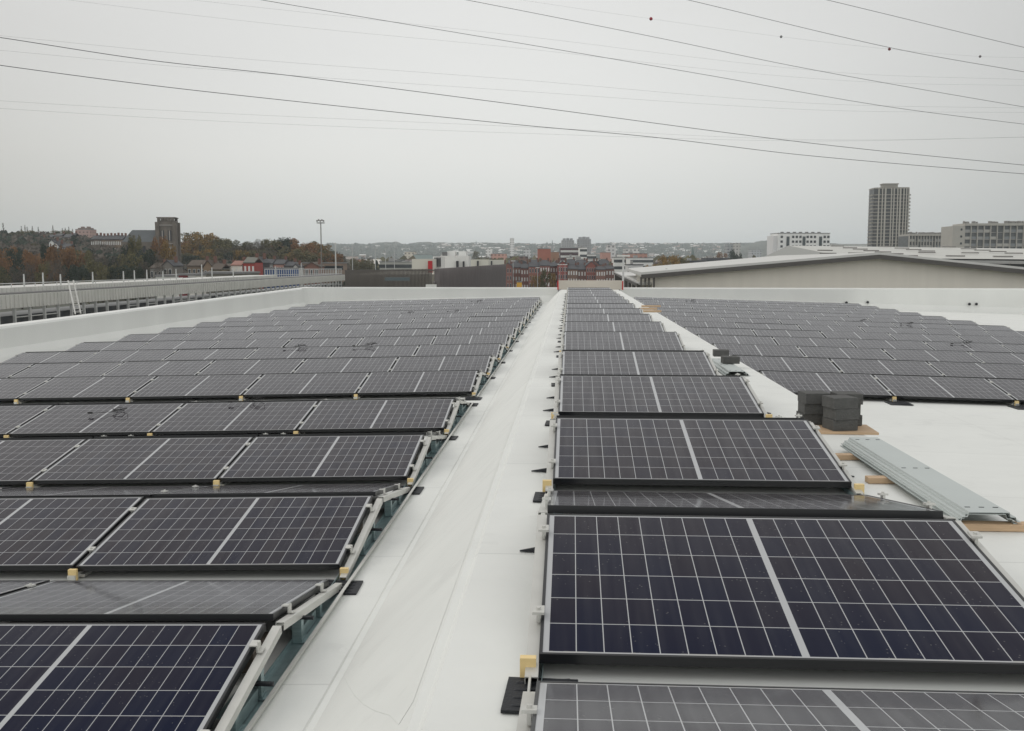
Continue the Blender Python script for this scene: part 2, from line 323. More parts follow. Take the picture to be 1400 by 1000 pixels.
# ---------------------------------------------------------------- solar panels
TILT, P, GAPX, RG = .1649, 2.6516, .020, .12
fb = MB()
w2 = .011
for (c, d) in (((0, w2/2, 0), (MW, w2, MT)), ((0, MD-w2/2, 0), (MW, w2, MT)), ((-MW/2+w2/2, MD/2, 0), (w2, MD-2*w2-.0004, MT)), ((MW/2-w2/2, MD/2, 0), (w2, MD-2*w2-.0004, MT))):
    fb.m = 0; fb.box((c[0], c[1], -MT/2), d)
fb.m = 0; fb.box((0, MD/2, -.012), (MW-.03, MD-.03, .004))
frame_me = fb.mesh('frame', [FRAME, LIP])
gl = MB(); gl.box((0, MD/2, -.0035), (MW-2*w2-.0006, MD-2*w2-.0006, .003)); glass_me = gl.mesh('glass', CELL)
def rotm(slope, back):
    ex = Vector((1, 0, slope)).normalized()
    if back: ex = -ex; ey = Vector((0, -math.cos(TILT), math.sin(TILT)))
    else: ey = Vector((0, math.cos(TILT), math.sin(TILT)))
    ey = (ey - ex*ey.dot(ex)).normalized(); ez = ex.cross(ey)
    return Matrix((ex, ey, ez)).transposed().to_euler()
def panel(x, y, z, slope, back, label, group):
    """x, y, z: middle of the low edge, top face"""
    j = lambda a: random.uniform(-a, a)
    e = rotm(slope, back)
    r = thing('solar_panel', label, 'solar panel', (x+j(.002), y+j(.004), z+j(.003)), 0, group)
    e.x += j(.004); e.y += j(.0016); r.rotation_euler = e
    put('frame', frame_me, r); put('glass', glass_me, r); return r
BACKS = []
DY, DZ = MD*math.cos(TILT), MD*math.sin(TILT)
def ridges(y0, n, gap_at=4, gap=.6532, first=0): return {r: y0 + r*P + (gap if r >= gap_at else 0) for r in range(first, n)}
XM, YM, XL, YL, XR, YR = -.0945, 4.2873, -1.4532, 4.6357, 2.9988, 16.0358
RM = ridges(YM, 15, first=-1); RL = ridges(YL, 17); RR = {r: YR + r*P for r in range(13)}
ZRM, ZRL, ZRR = CAMZ-1.083, CAMZ-1.73, CAMZ-1.7197
def zfar(y): return max(0, y-20)*.0016
rown = lambda i: ORD[i] if i else 'nearest'
for r, y in RM.items():
    for back in (0, 1):
        if r == -1 and not back: continue
        lab = 'single black panel on the raised strip, %s row, tilted %s' % (rown(r+1) , 'away' if back else 'to the camera')
        yy = (y+RG+DY if back else y-DY) + (.08 if r == -1 else 0)
        panel(XM+MW/2, yy, ZRM-DZ, 0, back, lab, 'solar panels on the raised middle strip')
for side, R, X0, Z0, sl_, ncol in (('left', RL, XL, ZRL, SLL, 6), ('right', RR, XR, ZRR, -SLR, 6)):
    for r, y in R.items():
        for k in range(ncol):
            sgn = -1 if side == 'left' else 1
            x = X0 + sgn*(MW/2 + k*(MW+GAPX))
            z = Z0 - abs(x-X0)*abs(sl_) - DZ + zfar(y)
            # leave out what lies wholly outside the picture
            if side == 'left' and r < 5 and (-x) > .62*(y+1.2)+1.6: continue
            if side == 'right' and x > .62*(y+.6)+1.6: continue
            pos = 'next to the aisle' if k == 0 else ('at the outer end' if k == ncol-1 else nth(k)+' from the aisle')
            lab = '%s array panel tilted %s, %s row, %s' % (side, 'to the camera', rown(r), pos)
            panel(x, y-DY, z, sl_, 0, lab, 'solar panels of the %s array' % side)
            if side == 'left' and (r < 9 or k == 0) or (side == 'right' and k == ncol-1 and r < 0):
                panel(x, y+RG+DY, z, sl_, 1, lab.replace('to the camera', 'away'), 'solar panels of the %s array' % side)
            else: BACKS.append(((x, y+RG+DY, z), rotm(sl_, 1)))
bk = MB()
for loc, e in BACKS:
    mx = Matrix.Translation(loc) @ e.to_matrix().to_4x4()
    bk.m = 0; bk.box((0, MD/2, -MT/2-.002), (MW, MD, MT), mx); bk.m = 1; bk.quad(*[mx @ Vector(p) for p in ((-MW/2+.01, .01, 0), (MW/2-.01, .01, 0), (MW/2-.01, MD-.01, 0), (-MW/2+.01, MD-.01, 0))])
tag(bk.build('panel_backs', [FRAME, mat('cell_plain', (.012, .012, .016), .15)]), 'solar panels of the far rows that tilt away behind each peak', kind='stuff')
# ---------------------------------------------------------------- mounting frames
def clampmesh():
    m_ = MB(); m_.box((0, 0, .006), (.042, .05, .010)); m_.box((0, 0, -.015), (.012, .045, .03)); m_.tube([(0, 0, .011), (0, 0, .019)], .008, 8); return m_.mesh('clamp', RAIL)
CLAMP = clampmesh()
def endclampmesh():
    m_ = MB(); m_.box((0, 0, .005), (.036, .05, .007)); m_.box((.018, 0, -.012), (.007, .05, .038)); m_.box((.030, 0, -.028), (.022, .05, .007)); m_.tube([(.02, 0, .008), (.02, 0, .016)], .007, 8); return m_.mesh('clamp', RAIL)
ECLAMP = endclampmesh()
SPM = MB(); SPM.box((0, 0, 0), (.052, .03, .085)); SPM.box((0, -.03, -.042), (.06, .08, .008)); SPM = SPM.mesh('spacer', YEL)
ct, st_ = math.cos(TILT), math.sin(TILT)
HL = .092        # top of module above the roof at the low edge
def slopept(t, dn, back):      # distance t up from the low edge, dn below the glass
    y = -DY + t*ct + dn*st_; z = HL + t*st_ - dn*ct
    return (DY+RG-(y+DY), z) if back else (y, z)
def sloped(m_, x, w, h, dn, t0, t1, back):
    a, b = slopept(t0, dn+h/2, back), slopept(t1, dn+h/2, back)
    m_.beam((x, a[0], a[1]), (x, b[0], b[1]), w, h)
# inner frames: hidden rail, clamps in the gap, yellow spacer
im = MB(); sloped(im, 0, .05, .03, .042, -.06, MD+.02, 0); im.box((0, RG/2, .02), (.10, 2.3, .02)); im.box((0, .02, .14), (.04, .03, .22))
INNER = im.mesh('rail', RAIL)
# end frames
def end_meshes():
    d = {}
    for back, nm in ((0, 'front_rail'), (1, 'back_rail')):
        m_ = MB(); sloped(m_, 0, .042, .004, .036, -.10, MD+.03, back); 
        for s in (-1, 1): sloped(m_, s*.020, .003, .036, .040, -.10, MD+.03, back)
        d[nm] = m_.mesh(nm, RAIL)
    m_ = MB(); m_.box((.015, RG/2, .006), (.09, P, .004)); m_.m = 1; m_.box((.062, RG/2, .024), (.006, P, .034)); m_.box((.070, RG/2, .0405), (.018, P, .003)); m_.m = 0; m_.box((-.03, RG/2, .02), (.003, P, .028))
    d['base_rail'] = m_.mesh('base_rail', [GALVT, RAIL])
    m_ = MB(); m_.box((0, 0, 0), (.05, .045, 1)); m_.box((.027, .01, -.42), (.004, .07, .14)); m_.box((0, .03, -.46), (.09, .11, .03)); d['post'] = m_.mesh('post', GALVT)
    m_ = MB(); m_.box((0, 0, 0), (.09, .30, .004)); m_.box((.044, 0, -.03), (.004, .30, .06)); m_.box((-.03, .1, -.03), (.02, .02, .06)); d['plate'] = m_.mesh('plate', GALVT)
    m_ = MB(); m_.box((-.01, 0, 0), (.09, .025, .014)); m_.tube([(.034, 0, 0), (.048, 0, 0)], .012, 8); d['bolt'] = m_.mesh('bolt', RUB)
    return d
EM = end_meshes()
def end_frame(x, y, z, outer, slope, label, group, far, middle=False):
    r = thing('panel_stand', label, 'panel stand', (x, y, z), 0, group)
    sc = (outer, 1, 1)
    def pt(n, me, loc, s=None, rx=0):
        o = put(n, me, r, loc, (rx, 0, 0)); o.scale = s or sc; return o
    off = .040 if not middle else .022
    for n in ('front_rail', 'back_rail'): pt(n, EM[n], (outer*off, 0, 0))
    pt('base_rail', EM['base_rail'], (outer*(.03 if not middle else .0), 0, 0), None if not middle else (outer*.38, 1, 1))
    for t, back in ((.93, 0), (.25, 0), (.93, 1), (.25, 1)):
        c = slopept(t, 0, back); pt('clamp', ECLAMP if not middle else CLAMP, (outer*(.004 if not middle else .01), c[0], c[1]), None, -TILT if back else TILT)
    c = slopept(-.03, .040, 0); pt('spacer', SPM, (outer*.035, c[0], c[1]-.012))
    if far: return r
    for t, back in ((.50, 0), (.86, 0), (.80, 1), (.40, 1)):
        c = slopept(t, .08, back); h = c[1]-.01; pt('post', EM['post'], (outer*(.03 if not middle else -.04), c[0], .01+h/2), (outer, 1, h))
    for c in (() if middle else (-.45, .60)): pt('plate', EM['plate'], (outer*.0, c, .075))
    for yy, zz in (() if middle else ((-.30, .10), (.42, .15))): pt('bolt', EM['bolt'], (outer*.07, yy, zz))
    return r
for r, y in RL.items():
    end_frame(XL, y, .05-.35*SLL+zfar(y), 1, SLL, 'pale steel mounting frame under the aisle end of the left array, %s row' % rown(r), 'mounting frames at the aisle end of the left array', r > 9)
for r, y in RM.items():
    if r < 0: y0 = y
    for xx, o, w in ((XM, -1, 'left'), (XM+MW, 1, 'right')):
        end_frame(xx, y, .70, o, 0, 'steel mounting frame at the %s end of the %s raised-strip row' % (w, rown(r+1)), 'mounting frames on the raised middle strip', r > 6, True)
def inner_frame(x, y, z, label, group, far):
    r = thing('mounting_rail', label, 'mounting rail', (x, y, z), 0, group)
    put('rail', INNER, r)
    for t in (.24, .90):
        c = slopept(t, 0, 0); o = put('clamp', CLAMP, r, (0, c[0], c[1]), (TILT, 0, 0))
    if not far:
        for t in (.24, .90): c = slopept(t, 0, 1); put('clamp', CLAMP, r, (0, c[0], c[1]), (-TILT, 0, 0))
    c = slopept(-.03, .040, 0); put('spacer', SPM, r, (0, c[0], c[1]-.012))
for side, R, X0, sl_, sgn in (('left', RL, XL, SLL, -1), ('right', RR, XR, SLR, 1)):
    for r, y in R.items():
        for k in range(0 if side == 'right' else 1, 7):
            x = X0 + sgn*(k*(MW+GAPX) - GAPX/2)
            if side == 'left' and r < 5 and (-x) > .62*(y+1.2): continue
            if side == 'right' and x > .62*(y+.6): continue
            z = (CAMZ-1.73 if side == 'left' else ZRR) - abs(x-X0)*abs(sl_) - DZ - HL + zfar(y)
            pos = 'at the outer end' if k == 6 else ('at the aisle end' if k == 0 else nth(k-1)+' gap from the aisle')
            inner_frame(x, y, z, 'mounting rail in the %s array, %s row, %s' % (side, rown(r), pos), 'mounting rails of the %s array' % side, side == 'right' or r > 3)
# rubber pads and strips under the frames
pm = MB(); pm.box((0, 0, .005), (.26, .26, .010))
for k in range(4):
    pm.hexa([(-.10, -.10+k*.06, .010), (.10, -.11+k*.06, .010), (.10, -.075+k*.06, .010), (-.10, -.085+k*.06, .010)], [(-.09, -.095+k*.06, .013), (.10, -.105+k*.06, .026), (.10, -.085+k*.06, .026), (-.09, -.09+k*.06, .013)])
PAD = pm.mesh('rubber_pad', RUB)
sm = MB(); sm.hexa([(-.09, -.008, 0), (.06, -.03, 0), (.06, .03, 0), (-.09, .008, 0)], [(-.09, -.006, .006), (.06, -.02, .022), (.06, .02, .022), (-.09, .006, .006)])
STRIP = sm.mesh('rubber_strip', RUB)
def pad(x, y, z, flip, label, group, me=PAD, name='rubber_pad', s=1):
    o = put(name, me, None, (x, y, z+.004), (0, 0, (math.pi if flip else 0)+random.uniform(-.05, .05))); o.scale = (s*random.uniform(.9, 1.05), s*random.uniform(.9, 1.05), 1); tag(o, label, 'rubber pad' if me is PAD else 'rubber strip', group)
for r, y in RL.items():
    yv = y - DY - .20
    pad(XL+.04, yv, zroof(XL+.04), 1, 'black ribbed pad on the aisle floor beside the %s left row' % rown(r), 'black pads beside the left array')
    if r == 4: pad(XL+.04, yv-.62, zroof(XL+.04), 1, 'extra black pad at the wider break before the fifth left row', 'black pads beside the left array')
for r, y in RM.items():
    if r < 0: continue
    yv = y - DY - .16
    pad(XM+.01, yv, .70, 0, 'black ribbed pad left of the valley before the %s raised-strip row' % rown(r+0), 'black pads beside the raised strip', s=.9)
    pad(XM-.08, y+.30, .70, 0, 'small black strip left of the %s raised-strip row, behind its peak' % rown(r), 'black strips beside the raised strip', STRIP, 'rubber_strip', .6)
    if r > 0: pad(XM-.09, y-.55, .70, 0, 'small black strip left of the %s raised-strip row, before its peak' % rown(r), 'black strips beside the raised strip', STRIP, 'rubber_strip', .65)
    if r: pad(XM+MW+.10, y-.6, .70, 1, 'small black strip right of the %s raised-strip row' % rown(r), 'black strips beside the raised strip', STRIP, 'rubber_strip', .65)
for k in (1, 2, 3):
    x = XR+k*(MW+GAPX); pad(x, YR-DY-.20, zroof(x), 0, 'black pad under the front edge of the right array, %s from the aisle' % nth(k-1), 'black pads before the right array', s=1.25)
# ballast blocks under the first left frames
bb = MB(); bb.box((0, 0, .05), (.2, .3, .1)); 
for i, (r, dy) in enumerate(((0, .12), (1, -.25), (2, -.2))):
    o = bb.build('ballast_block', mat('brown_concrete', (.10, .085, .07), .9, 0, .3, 20, .4, 60), None, (XL-.16, RL[r]+dy, .07), None, .008); tag(o, 'brown ballast block in the steel frame under the %s left row' % rown(r), 'block', 'ballast blocks in the left frames')
# loose connector cables lying on the panels
def onpanel(u, v, D0):
    # nearest front-tilted panel face that the sight line meets
    p0 = at(u, v, 1.0); o_ = Vector((0, 0, CAMZ)); d = (p0-o_); best = None
    for R, X0, Z0, s_ in ((RL, XL, ZRL, SLL), (RR, XR, ZRR, SLR)):
        for r, y in R.items():
            k = D0
            for i in range(40):
                q = o_+d*k
                zt = Z0-abs(q.x-X0)*s_-(y-q.y)*math.tan(TILT)+zfar(y)
                k += (q.z-zt)/(math.tan(TILT)*d.y-d.z+1e-9)*1.0
            q = o_+d*k
            if y-DY <= q.y <= y and (q.x < XL) == (X0 < 0) and (best is None or k < best[0]): best = (k, q)
    return best[1] if best else at(u, v, D0)
def cable(u, v, D, s, lab, seed):
    c = onpanel(u, v, D)+Vector((0, 0, .004)); rnd = random.Random(seed); t = thing('cable', lab, 'cable', c, 0, 'loose cable ends on the panels')
    pts = []
    for i in range(30):
        a = i/29*math.pi*rnd.uniform(3.6, 4.4); q = (.075+.03*math.sin(a*.7+seed))*s
        pts.append((q*math.cos(a)*1.2, q*math.sin(a)*.9+i*.002, .02+.05*s*(1+math.sin(a*1.3))/2))
    pts += [(-.15*s, -.06, .02), (-.22*s, -.05, .012), (-.28*s, -.07, .012)]
    MB().tube(pts, .0034, 5).build('lead', CABLE, t); MB().box((-.28*s-.03, -.07, .016), (.06, .022, .022)).build('plug', CABLE, t, bevel=.004)
for i, (u, v, D, s, l) in enumerate(((160, 566, 13.6, 1, 'black cable loop on the fourth left row, near the photo edge'), (350, 551, 13.9, 1, 'black cable loop hanging at the break before the fifth left row'),
    (411, 476, 21, 1.1, 'black cable loop on the seventh left row, left of another loop'), (508, 474, 21.2, 1.2, 'black cable loop on the seventh left row, nearer the aisle'),
    (562, 429, 33, 1.1, 'black cable tangle far back on the left array'), (656, 413, 42, 1.2, 'black cable tangle on the left array near its far aisle corner'), (625, 427, 34, 1.1, 'black cable on the left array left of the far aisle corner'),
    (1180, 440, 30, 1.1, 'black cable loop in the middle of the right array'), (1322, 471, 23, 1.2, 'black cable loop at the outer side of the right array'), (1245, 444, 29, 1, 'short black cable on the right array, behind the outer loop'), (948, 412, 41, 1, 'black cable far back on the right array near the aisle'))):
    cable(u, v, D, s, l, i+3)
# ---------------------------------------------------------------- things lying on the raised strip
ZT = .702
bl = MB(); bl.box((0, 0, .044), (.205, .20, .086)); BLK = bl.build('ballast_block', CONC, None, (0, 0, -50), None, .003)
def block(p, rz, lab, first=[1]):
    if first: o = BLK; first.pop()
    else: o = BLK.copy(); COL.objects.link(o)
    o.location = p; o.rotation_euler = (0, 0, rz); tag(o, lab, 'concrete block', 'loose dark concrete blocks'); return o
c0 = on(1150, 588, ZT+.02)
pl = MB().box((0, 0, .009), (.50, .40, .018)).build('wooden_board', WOOD, None, (c0.x+.02, c0.y+.10, ZT), (0, 0, -.04)); tag(pl, 'flat wooden board under the piles of dark concrete blocks', 'board')
zb = ZT+.0185
for j, (dx, dy, rz, n, nm) in enumerate(((-.01, .06, .22, 3, 'front pile'), (-.16, .33, .05, 3, 'back left pile'), (.10, .30, .10, 3, 'back right pile'))):
    for k in range(n):
        block((c0.x+dx+random.uniform(-.02, .02), c0.y+dy+random.uniform(-.015, .015), zb+.0875*k - (.0 if j < 2 else 0)), rz+random.uniform(-.13, .13), '%s dark concrete block in the %s on the wooden board' % (('lowest', 'middle', 'topmost')[k], nm))
c1 = on(1000, 501, ZT+.03); c2 = on(987, 491, ZT+.03)
def hat(L, w, name, loc, rz, lab, slots=True):
    """long folded steel trough, upside down: flat top, stepped sides, flanges"""
    t = thing(name, lab, 'steel profile', loc, rz, 'folded steel profiles')
    m_ = MB(); pr = [(-w/2, 0), (-w/2+.018, .0), (-w/2+.024, .022), (-w/2+.050, .024), (-w/2+.056, .046), (w/2-.056, .046), (w/2-.050, .024), (w/2-.024, .022), (w/2-.018, 0), (w/2, 0)]
    for (a, b), (c, d) in zip(pr, pr[1:]):
        m_.quad((a, 0, b), (c, 0, d), (c, L, d), (a, L, b)); m_.quad((a, 0, b-.004), (a, L, b-.004), (c, L, d-.004), (c, 0, d-.004))
        m_.quad((a, 0, b), (a, 0, b-.004), (c, 0, d-.004), (c, 0, d)); m_.quad((a, L, b), (c, L, d), (c, L, d-.004), (a, L, b-.004))
    m_.build('sheet', GALV, t)
    if slots:
        for yy in (.10, L*.5, L-.1):
            for xx in (-.07, 0, .07): MB().box((xx, yy, .0465), (.026, .008, .003)).build('slot', RUB, t)
    return t
a, b = on(1352, 716, ZT+.04), on(1180, 609, ZT+.04); dr = b-a; rz = math.atan2(-dr.x, dr.y)
hat(dr.length, .31, 'steel_profile', (a.x, a.y, ZT+.052), rz, 'long galvanised steel profile lying on battens, topmost of two')
hat(dr.length-.03, .31, 'steel_profile', (a.x-.012, a.y+.012, ZT+.040), rz, 'long galvanised steel profile nested beneath the topmost one', False)
for k, (fr, w) in enumerate(((.02, .42), (.52, .42), (.86, .44))):
    p = a + dr*fr; o = MB().box((0, 0, .018), (w, .075, .036)).build('wooden_batten', WOOD, None, (p.x-(.0 if k == 0 else .10)+.03, p.y-.01, ZT), (0, 0, rz*.2+.03*k), .003)
    tag(o, '%s wooden batten under the long steel profiles' % ('nearest', 'middle', 'farthest')[k], 'batten', 'battens under the steel profiles')
p = on(1008, 511, ZT+.03); hat(1.6, .30, 'steel_profile', (p.x, p.y, ZT+.01), .0, 'short steel profile under two loose dark concrete blocks')
block((c1.x, c1.y+.11, ZT+.058), .03, 'dark concrete block on the steel profile, the nearer of two'); block((c2.x+.0, c2.y+.11, ZT+.058), -.05, 'dark concrete block on the steel profile, the farther of two')
for k, (u, v, ln) in enumerate(((889, 427, .58), (886, 423.5, .5), (890, 420, .56))):
    p = on(u, v, ZT); o = MB().box((0, 0, .025+.0), (ln, .14, .05)).build('wooden_plank', WOOD, None, (p.x, p.y, ZT), (0, 0, .02*k), .003); tag(o, '%s wooden plank lying beside the raised-strip rows far back' % ('nearest', 'middle', 'farthest')[k], 'plank', 'planks on the raised strip')
# small outlets on the far parapet
for i, (u, v) in enumerate(((441, 412), (1157, 414), (1186, 413.5), (1325, 416), (1334.5, 416))):
    d = (YF-.05)/math.cos(YAW) if i == 0 else YF-.8
    p = at(u, v, 49.0); k = (YF-.03-0)/p.y; q = Vector((p.x*k, YF-.03, CAMZ-(CAMZ-p.z)*k))
    t = thing('overflow_outlet', 'small dark overflow outlet in the far parapet, %s from the left' % nth(i), 'outlet', q, 0, 'overflow outlets in the far parapet')
    MB().tube([(0, .05, 0), (0, -.07, 0)], .065, 12, .06).build('pipe', RUB, t); MB().tube([(0, .0, .0), (0, -.015, 0)], .09, 12).build('collar', PAR, t)
#BACKGROUND
# ---------------------------------------------------------------- distant terrain
GZ = -9
def ridge(name, prof, D, Df, m, lab, seed, back=600, amp=3.0, n=160):
    """prof: (u, v) skyline at distance D; foot on the valley floor at distance Df"""
    rnd = random.Random(seed); us = [p[0] for p in prof]; m_ = MB(); rows = []
    def vv(u):
        for (a, b), (c, d) in zip(prof, prof[1:]):
            if a <= u <= c: k = (u-a)/(c-a); k = k*k*(3-2*k); return b+(d-b)*k
    T = 10
    for i in range(n+1):
        u = us[0] + (us[-1]-us[0])*i/n; top = at(u, vv(u), D); foot = at(u, VH+2, Df); col = []
        for j in range(T+1):
            k = j/T; p = foot.lerp(top, k); h = GZ-1 + (top.z-GZ+1)*(k**.75 if j else 0) + (rnd.uniform(-amp, amp)*math.sin(math.pi*min(k, .97)) if j else 0)
            col.append((p.x, p.y, h + (rnd.uniform(0, amp*.5) if j == T else 0)))
        q = at(u, VH+2, D+back); col.append((q.x, q.y, GZ-1)); rows.append(col)
    for a, b in zip(rows, rows[1:]):
        for j in range(T+1): m_.quad(a[j], b[j], b[j+1], a[j+1])
    o = m_.build(name, m)
    for p in o.data.polygons: p.use_smooth = False
    return tag(o, lab, kind='structure')
HILLM = mat('wooded_hill', (.050, .056, .036), .95, 0, .6, .012)
ridge('hill', [(380, 345), (455, 334), (495, 337), (515, 332.5), (540, 331.5), (556, 335.5), (576, 331.8), (620, 333), (655, 332.5), (700, 333.5), (760, 334), (800, 334), (840, 332.5), (880, 333.5), (940, 333.5), (1000, 333), (1030, 333), (1062, 334), (1130, 338), (1500, 338)], 3600, 2400, HILLM, 'long wooded ridge across the far side of the valley', 1, n=300, amp=6)
ridge('hill', [(985, 346), (1012, 337), (1040, 330.5), (1060, 328.5), (1100, 331), (1180, 336), (1300, 340)], 3000, 2300, HILLM, 'rounded hill rising behind the white apartment block', 2, n=90, amp=5)
SLOPEM = mat('hillside_ground', (.050, .045, .026), .95, 0, .5, .05)
HS = [(-160, 326), (0, 325), (40, 324), (100, 327), (140, 331), (200, 337), (260, 344), (320, 346), (400, 349), (450, 352), (490, 357)]
ridge('hillside', HS, 560, 270, SLOPEM, 'left-hand hillside under the autumn trees', 3, back=500, amp=1.5, n=120)
def hz(u, D):
    """height of the left hillside on the sight line u at distance D"""
    for (a, b), (c, d) in zip(HS, HS[1:]):
        if a <= u <= c: v = b+(d-b)*(u-a)/(c-a); break
    else: return GZ
    top = at(u, v, 560).z; k = max(0, min(1, (D-270)/290)); return GZ-1+(top-GZ+1)*k**.75 if k else GZ
# ---------------------------------------------------------------- trees
def leafmat(name, c1, c2):
    m = bpy.data.materials.new(name); m.use_nodes = True; nt = m.node_tree; b = nt.nodes['Principled BSDF']
    g = N(nt, 'ShaderNodeNewGeometry'); tc = N(nt, 'ShaderNodeTexCoord'); n = N(nt, 'ShaderNodeTexNoise'); n.inputs['Scale'].default_value = .5; nt.links.new(tc.outputs['Object'], n.inputs['Vector'])
    oi = N(nt, 'ShaderNodeObjectInfo')
    k = M(nt, 'ADD', M(nt, 'MULTIPLY', g.outputs['Random Per Island'], .45), M(nt, 'MULTIPLY', n.outputs[0], .45)); k = M(nt, 'ADD', k, M(nt, 'MULTIPLY', M(nt, 'SUBTRACT', oi.outputs['Random'], .4), .4), clamp=True)
    mx = N(nt, 'ShaderNodeMix', data_type='RGBA'); nt.links.new(k, mx.inputs[0]); mx.inputs[6].default_value = (*c1, 1); mx.inputs[7].default_value = (*c2, 1)
    nt.links.new(mx.outputs[2], b.inputs['Base Color']); b.inputs['Roughness'].default_value = .8; b.inputs['Specular IOR Level'].default_value = .25
    return m
BARK = mat('bark', (.045, .036, .028), .9)
KINDS = {'rust': leafmat('rust_leaves', (.11, .062, .028), (.31, .155, .06)), 'gold': leafmat('golden_leaves', (.13, .085, .028), (.34, .21, .06)),
         'olive': leafmat('olive_leaves', (.06, .06, .028), (.18, .155, .065)), 'dark green': leafmat('dark_green_leaves', (.016, .026, .019), (.05, .066, .042)),
         'bare grey': leafmat('grey_twigs', (.06, .05, .04), (.13, .11, .09))}
def tree_meshes(kind, seed, tall=False, far=False):
    rnd = random.Random(seed); tr = MB(); cr_ = MB(); H = 1.0
    bare = kind == 'bare grey'; con = kind == 'dark green' and seed % 2 == 0
    tr.tube([(0, 0, 0), (.01, 0, .3), (0, .01, .75)], .030, 6, .008)
    for k in range(7):
        a = rnd.uniform(0, 6.28); z = rnd.uniform(.22, .55); r = rnd.uniform(.18, .34); tr.tube([(0, 0, z), (r*.6*math.cos(a), r*.6*math.sin(a), z+.14), (r*math.cos(a), r*math.sin(a), z+.30)], .012, 4, .003)
    cl = []
    ncl = 30 if not far else 18
    for k in range(ncl):
        if tall: z = rnd.uniform(.12, .97); rr = .085*(1-abs(z-.45)*1.2)
        elif con: z = rnd.uniform(.08, .98); rr = .30*(1-z)+.02
        else: z = rnd.uniform(.22, .93); rr = .40*math.sqrt(max(.03, 1-((z-.52)/.48)**2))
        a = rnd.uniform(0, 6.28); q = rr*math.sqrt(rnd.uniform(.1, 1)); cl.append((q*math.cos(a), q*math.sin(a), z, rnd.uniform(.07, .15)*(.45 if tall else .8 if con else 1)))
    per = (70 if bare else 95) if not far else 45
    for (x, y, z, r) in cl:
        for k in range(per):
            d = Vector((rnd.gauss(0, 1), rnd.gauss(0, 1), rnd.gauss(0, 1))).normalized()*r*rnd.uniform(.35, 1.05)**.6; c = Vector((x, y, z))+d*Vector((1, 1, .8)).length/1.6
            s_ = rnd.uniform(.010, .021) if not bare else rnd.uniform(.018, .035)
            n_ = Vector((rnd.uniform(-1, 1), rnd.uniform(-1, 1), rnd.uniform(-.6, 1))).normalized(); t1 = n_.orthogonal().normalized()*s_; t2 = n_.cross(t1)*(.12 if bare else .8)
            cr_.quad(c-t1-t2, c+t1-t2*.6, c+t1*.8+t2, c-t1*.7+t2*.9)
    return tr.mesh('trunk', BARK), cr_.mesh('crown', KINDS[kind])
PROTO = {}
for k_ in KINDS:
    for sd in range(3): PROTO[(k_, sd)] = tree_meshes(k_, 11+sd)
PROTO[('dark green', 9)] = tree_meshes('dark green', 40, tall=True); PROTO[('bare grey', 9)] = tree_meshes('bare grey', 41, tall=True)
TREES = []
def tree(u, vtop, D, w, kind, where, sd=None, base=None):
    """crown top at pixel (u, vtop); w: crown width in pixels"""
    top = at(u, vtop, D); gz = base if base is not None else hz(u, D); h = max(3, top.z-gz)/.98
    TREES.append((u, D, kind, where, top, gz, h, w/F*D/.80, sd if sd is not None else random.randrange(3)))
T = tree
rt = random.Random(5); _T0 = tree
# skyline poplars
for i, (u, v) in enumerate(((4, 305), (29, 309), (34, 308), (37, 310), (44, 309), (52, 310), (72, 308), (85, 312), (89, 311.5), (94, 310), (99, 313))):
    T(u, v, 640, 2.6 if i else 3.6, 'dark green' if i % 2 else 'bare grey', 'slender skyline', 9, base=at(u, 322, 640).z)
# back of the hillside
for i in range(30):
    u = -10+i*16+rt.uniform(-5, 5)
    sky = 318 if u < 100 else 328 if u < 240 else None
    if sky and not 100 < u < 125 and not 165 < u < 245: T(u, sky+rt.uniform(-3, 3)+(6 if u > 125 else 0), 500, rt.uniform(18, 26), rt.choice(['bare grey', 'olive', 'dark green', 'bare grey']), 'upper hillside')
# wooded belt right of the church
for u, v, w, k in ((258, 318, 30, 'olive'), (272, 314, 34, 'gold'), (247, 330, 26, 'rust'), (288, 322, 26, 'olive'), (300, 327, 28, 'olive'), (314, 329, 26, 'olive'), (330, 331, 24, 'bare grey'), (343, 331, 24, 'olive'), (357, 328, 22, 'bare grey'), (372, 328, 26, 'olive'), (385, 326, 24, 'dark green'), (400, 327, 28, 'rust'), (418, 328, 28, 'rust'), (430, 331, 26, 'olive'), (441, 335, 24, 'gold'), (452, 341, 22, 'bare grey'), (461, 350, 16, 'bare grey'), (384, 341, 22, 'rust'), (405, 338, 24, 'gold'), (350, 340, 24, 'rust'), (322, 340, 24, 'olive'), (366, 342, 20, 'dark green')):
    T(u, v, 430+rt.uniform(-20, 20), w, k, 'wooded belt')
for i in range(17):
    u = 240+i*13.2+rt.uniform(-4, 4); T(u, rt.uniform(339, 347), 380, rt.uniform(20, 28), rt.choice(['olive', 'olive', 'dark green', 'bare grey', 'rust', 'gold']), 'lower wooded belt')
for i in range(16):
    u = 246+i*13.4+rt.uniform(-4, 4); T(u, rt.uniform(327, 334)+max(0, u-425)*.45, 455, rt.uniform(24, 32), rt.choice(['olive', 'olive', 'bare grey', 'gold', 'dark green', 'rust']), 'wooded belt')
# orange tree before the church tower and its neighbours
for u, v, w, k in ((216, 326, 28, 'rust'), (229, 332, 26, 'gold'), (203, 336, 24, 'olive'), (186, 324, 24, 'olive'), (176, 332, 26, 'dark green'), (206, 352, 34, 'olive'), (222, 350, 24, 'bare grey')):
    T(u, v, 300, w, k, 'churchyard')
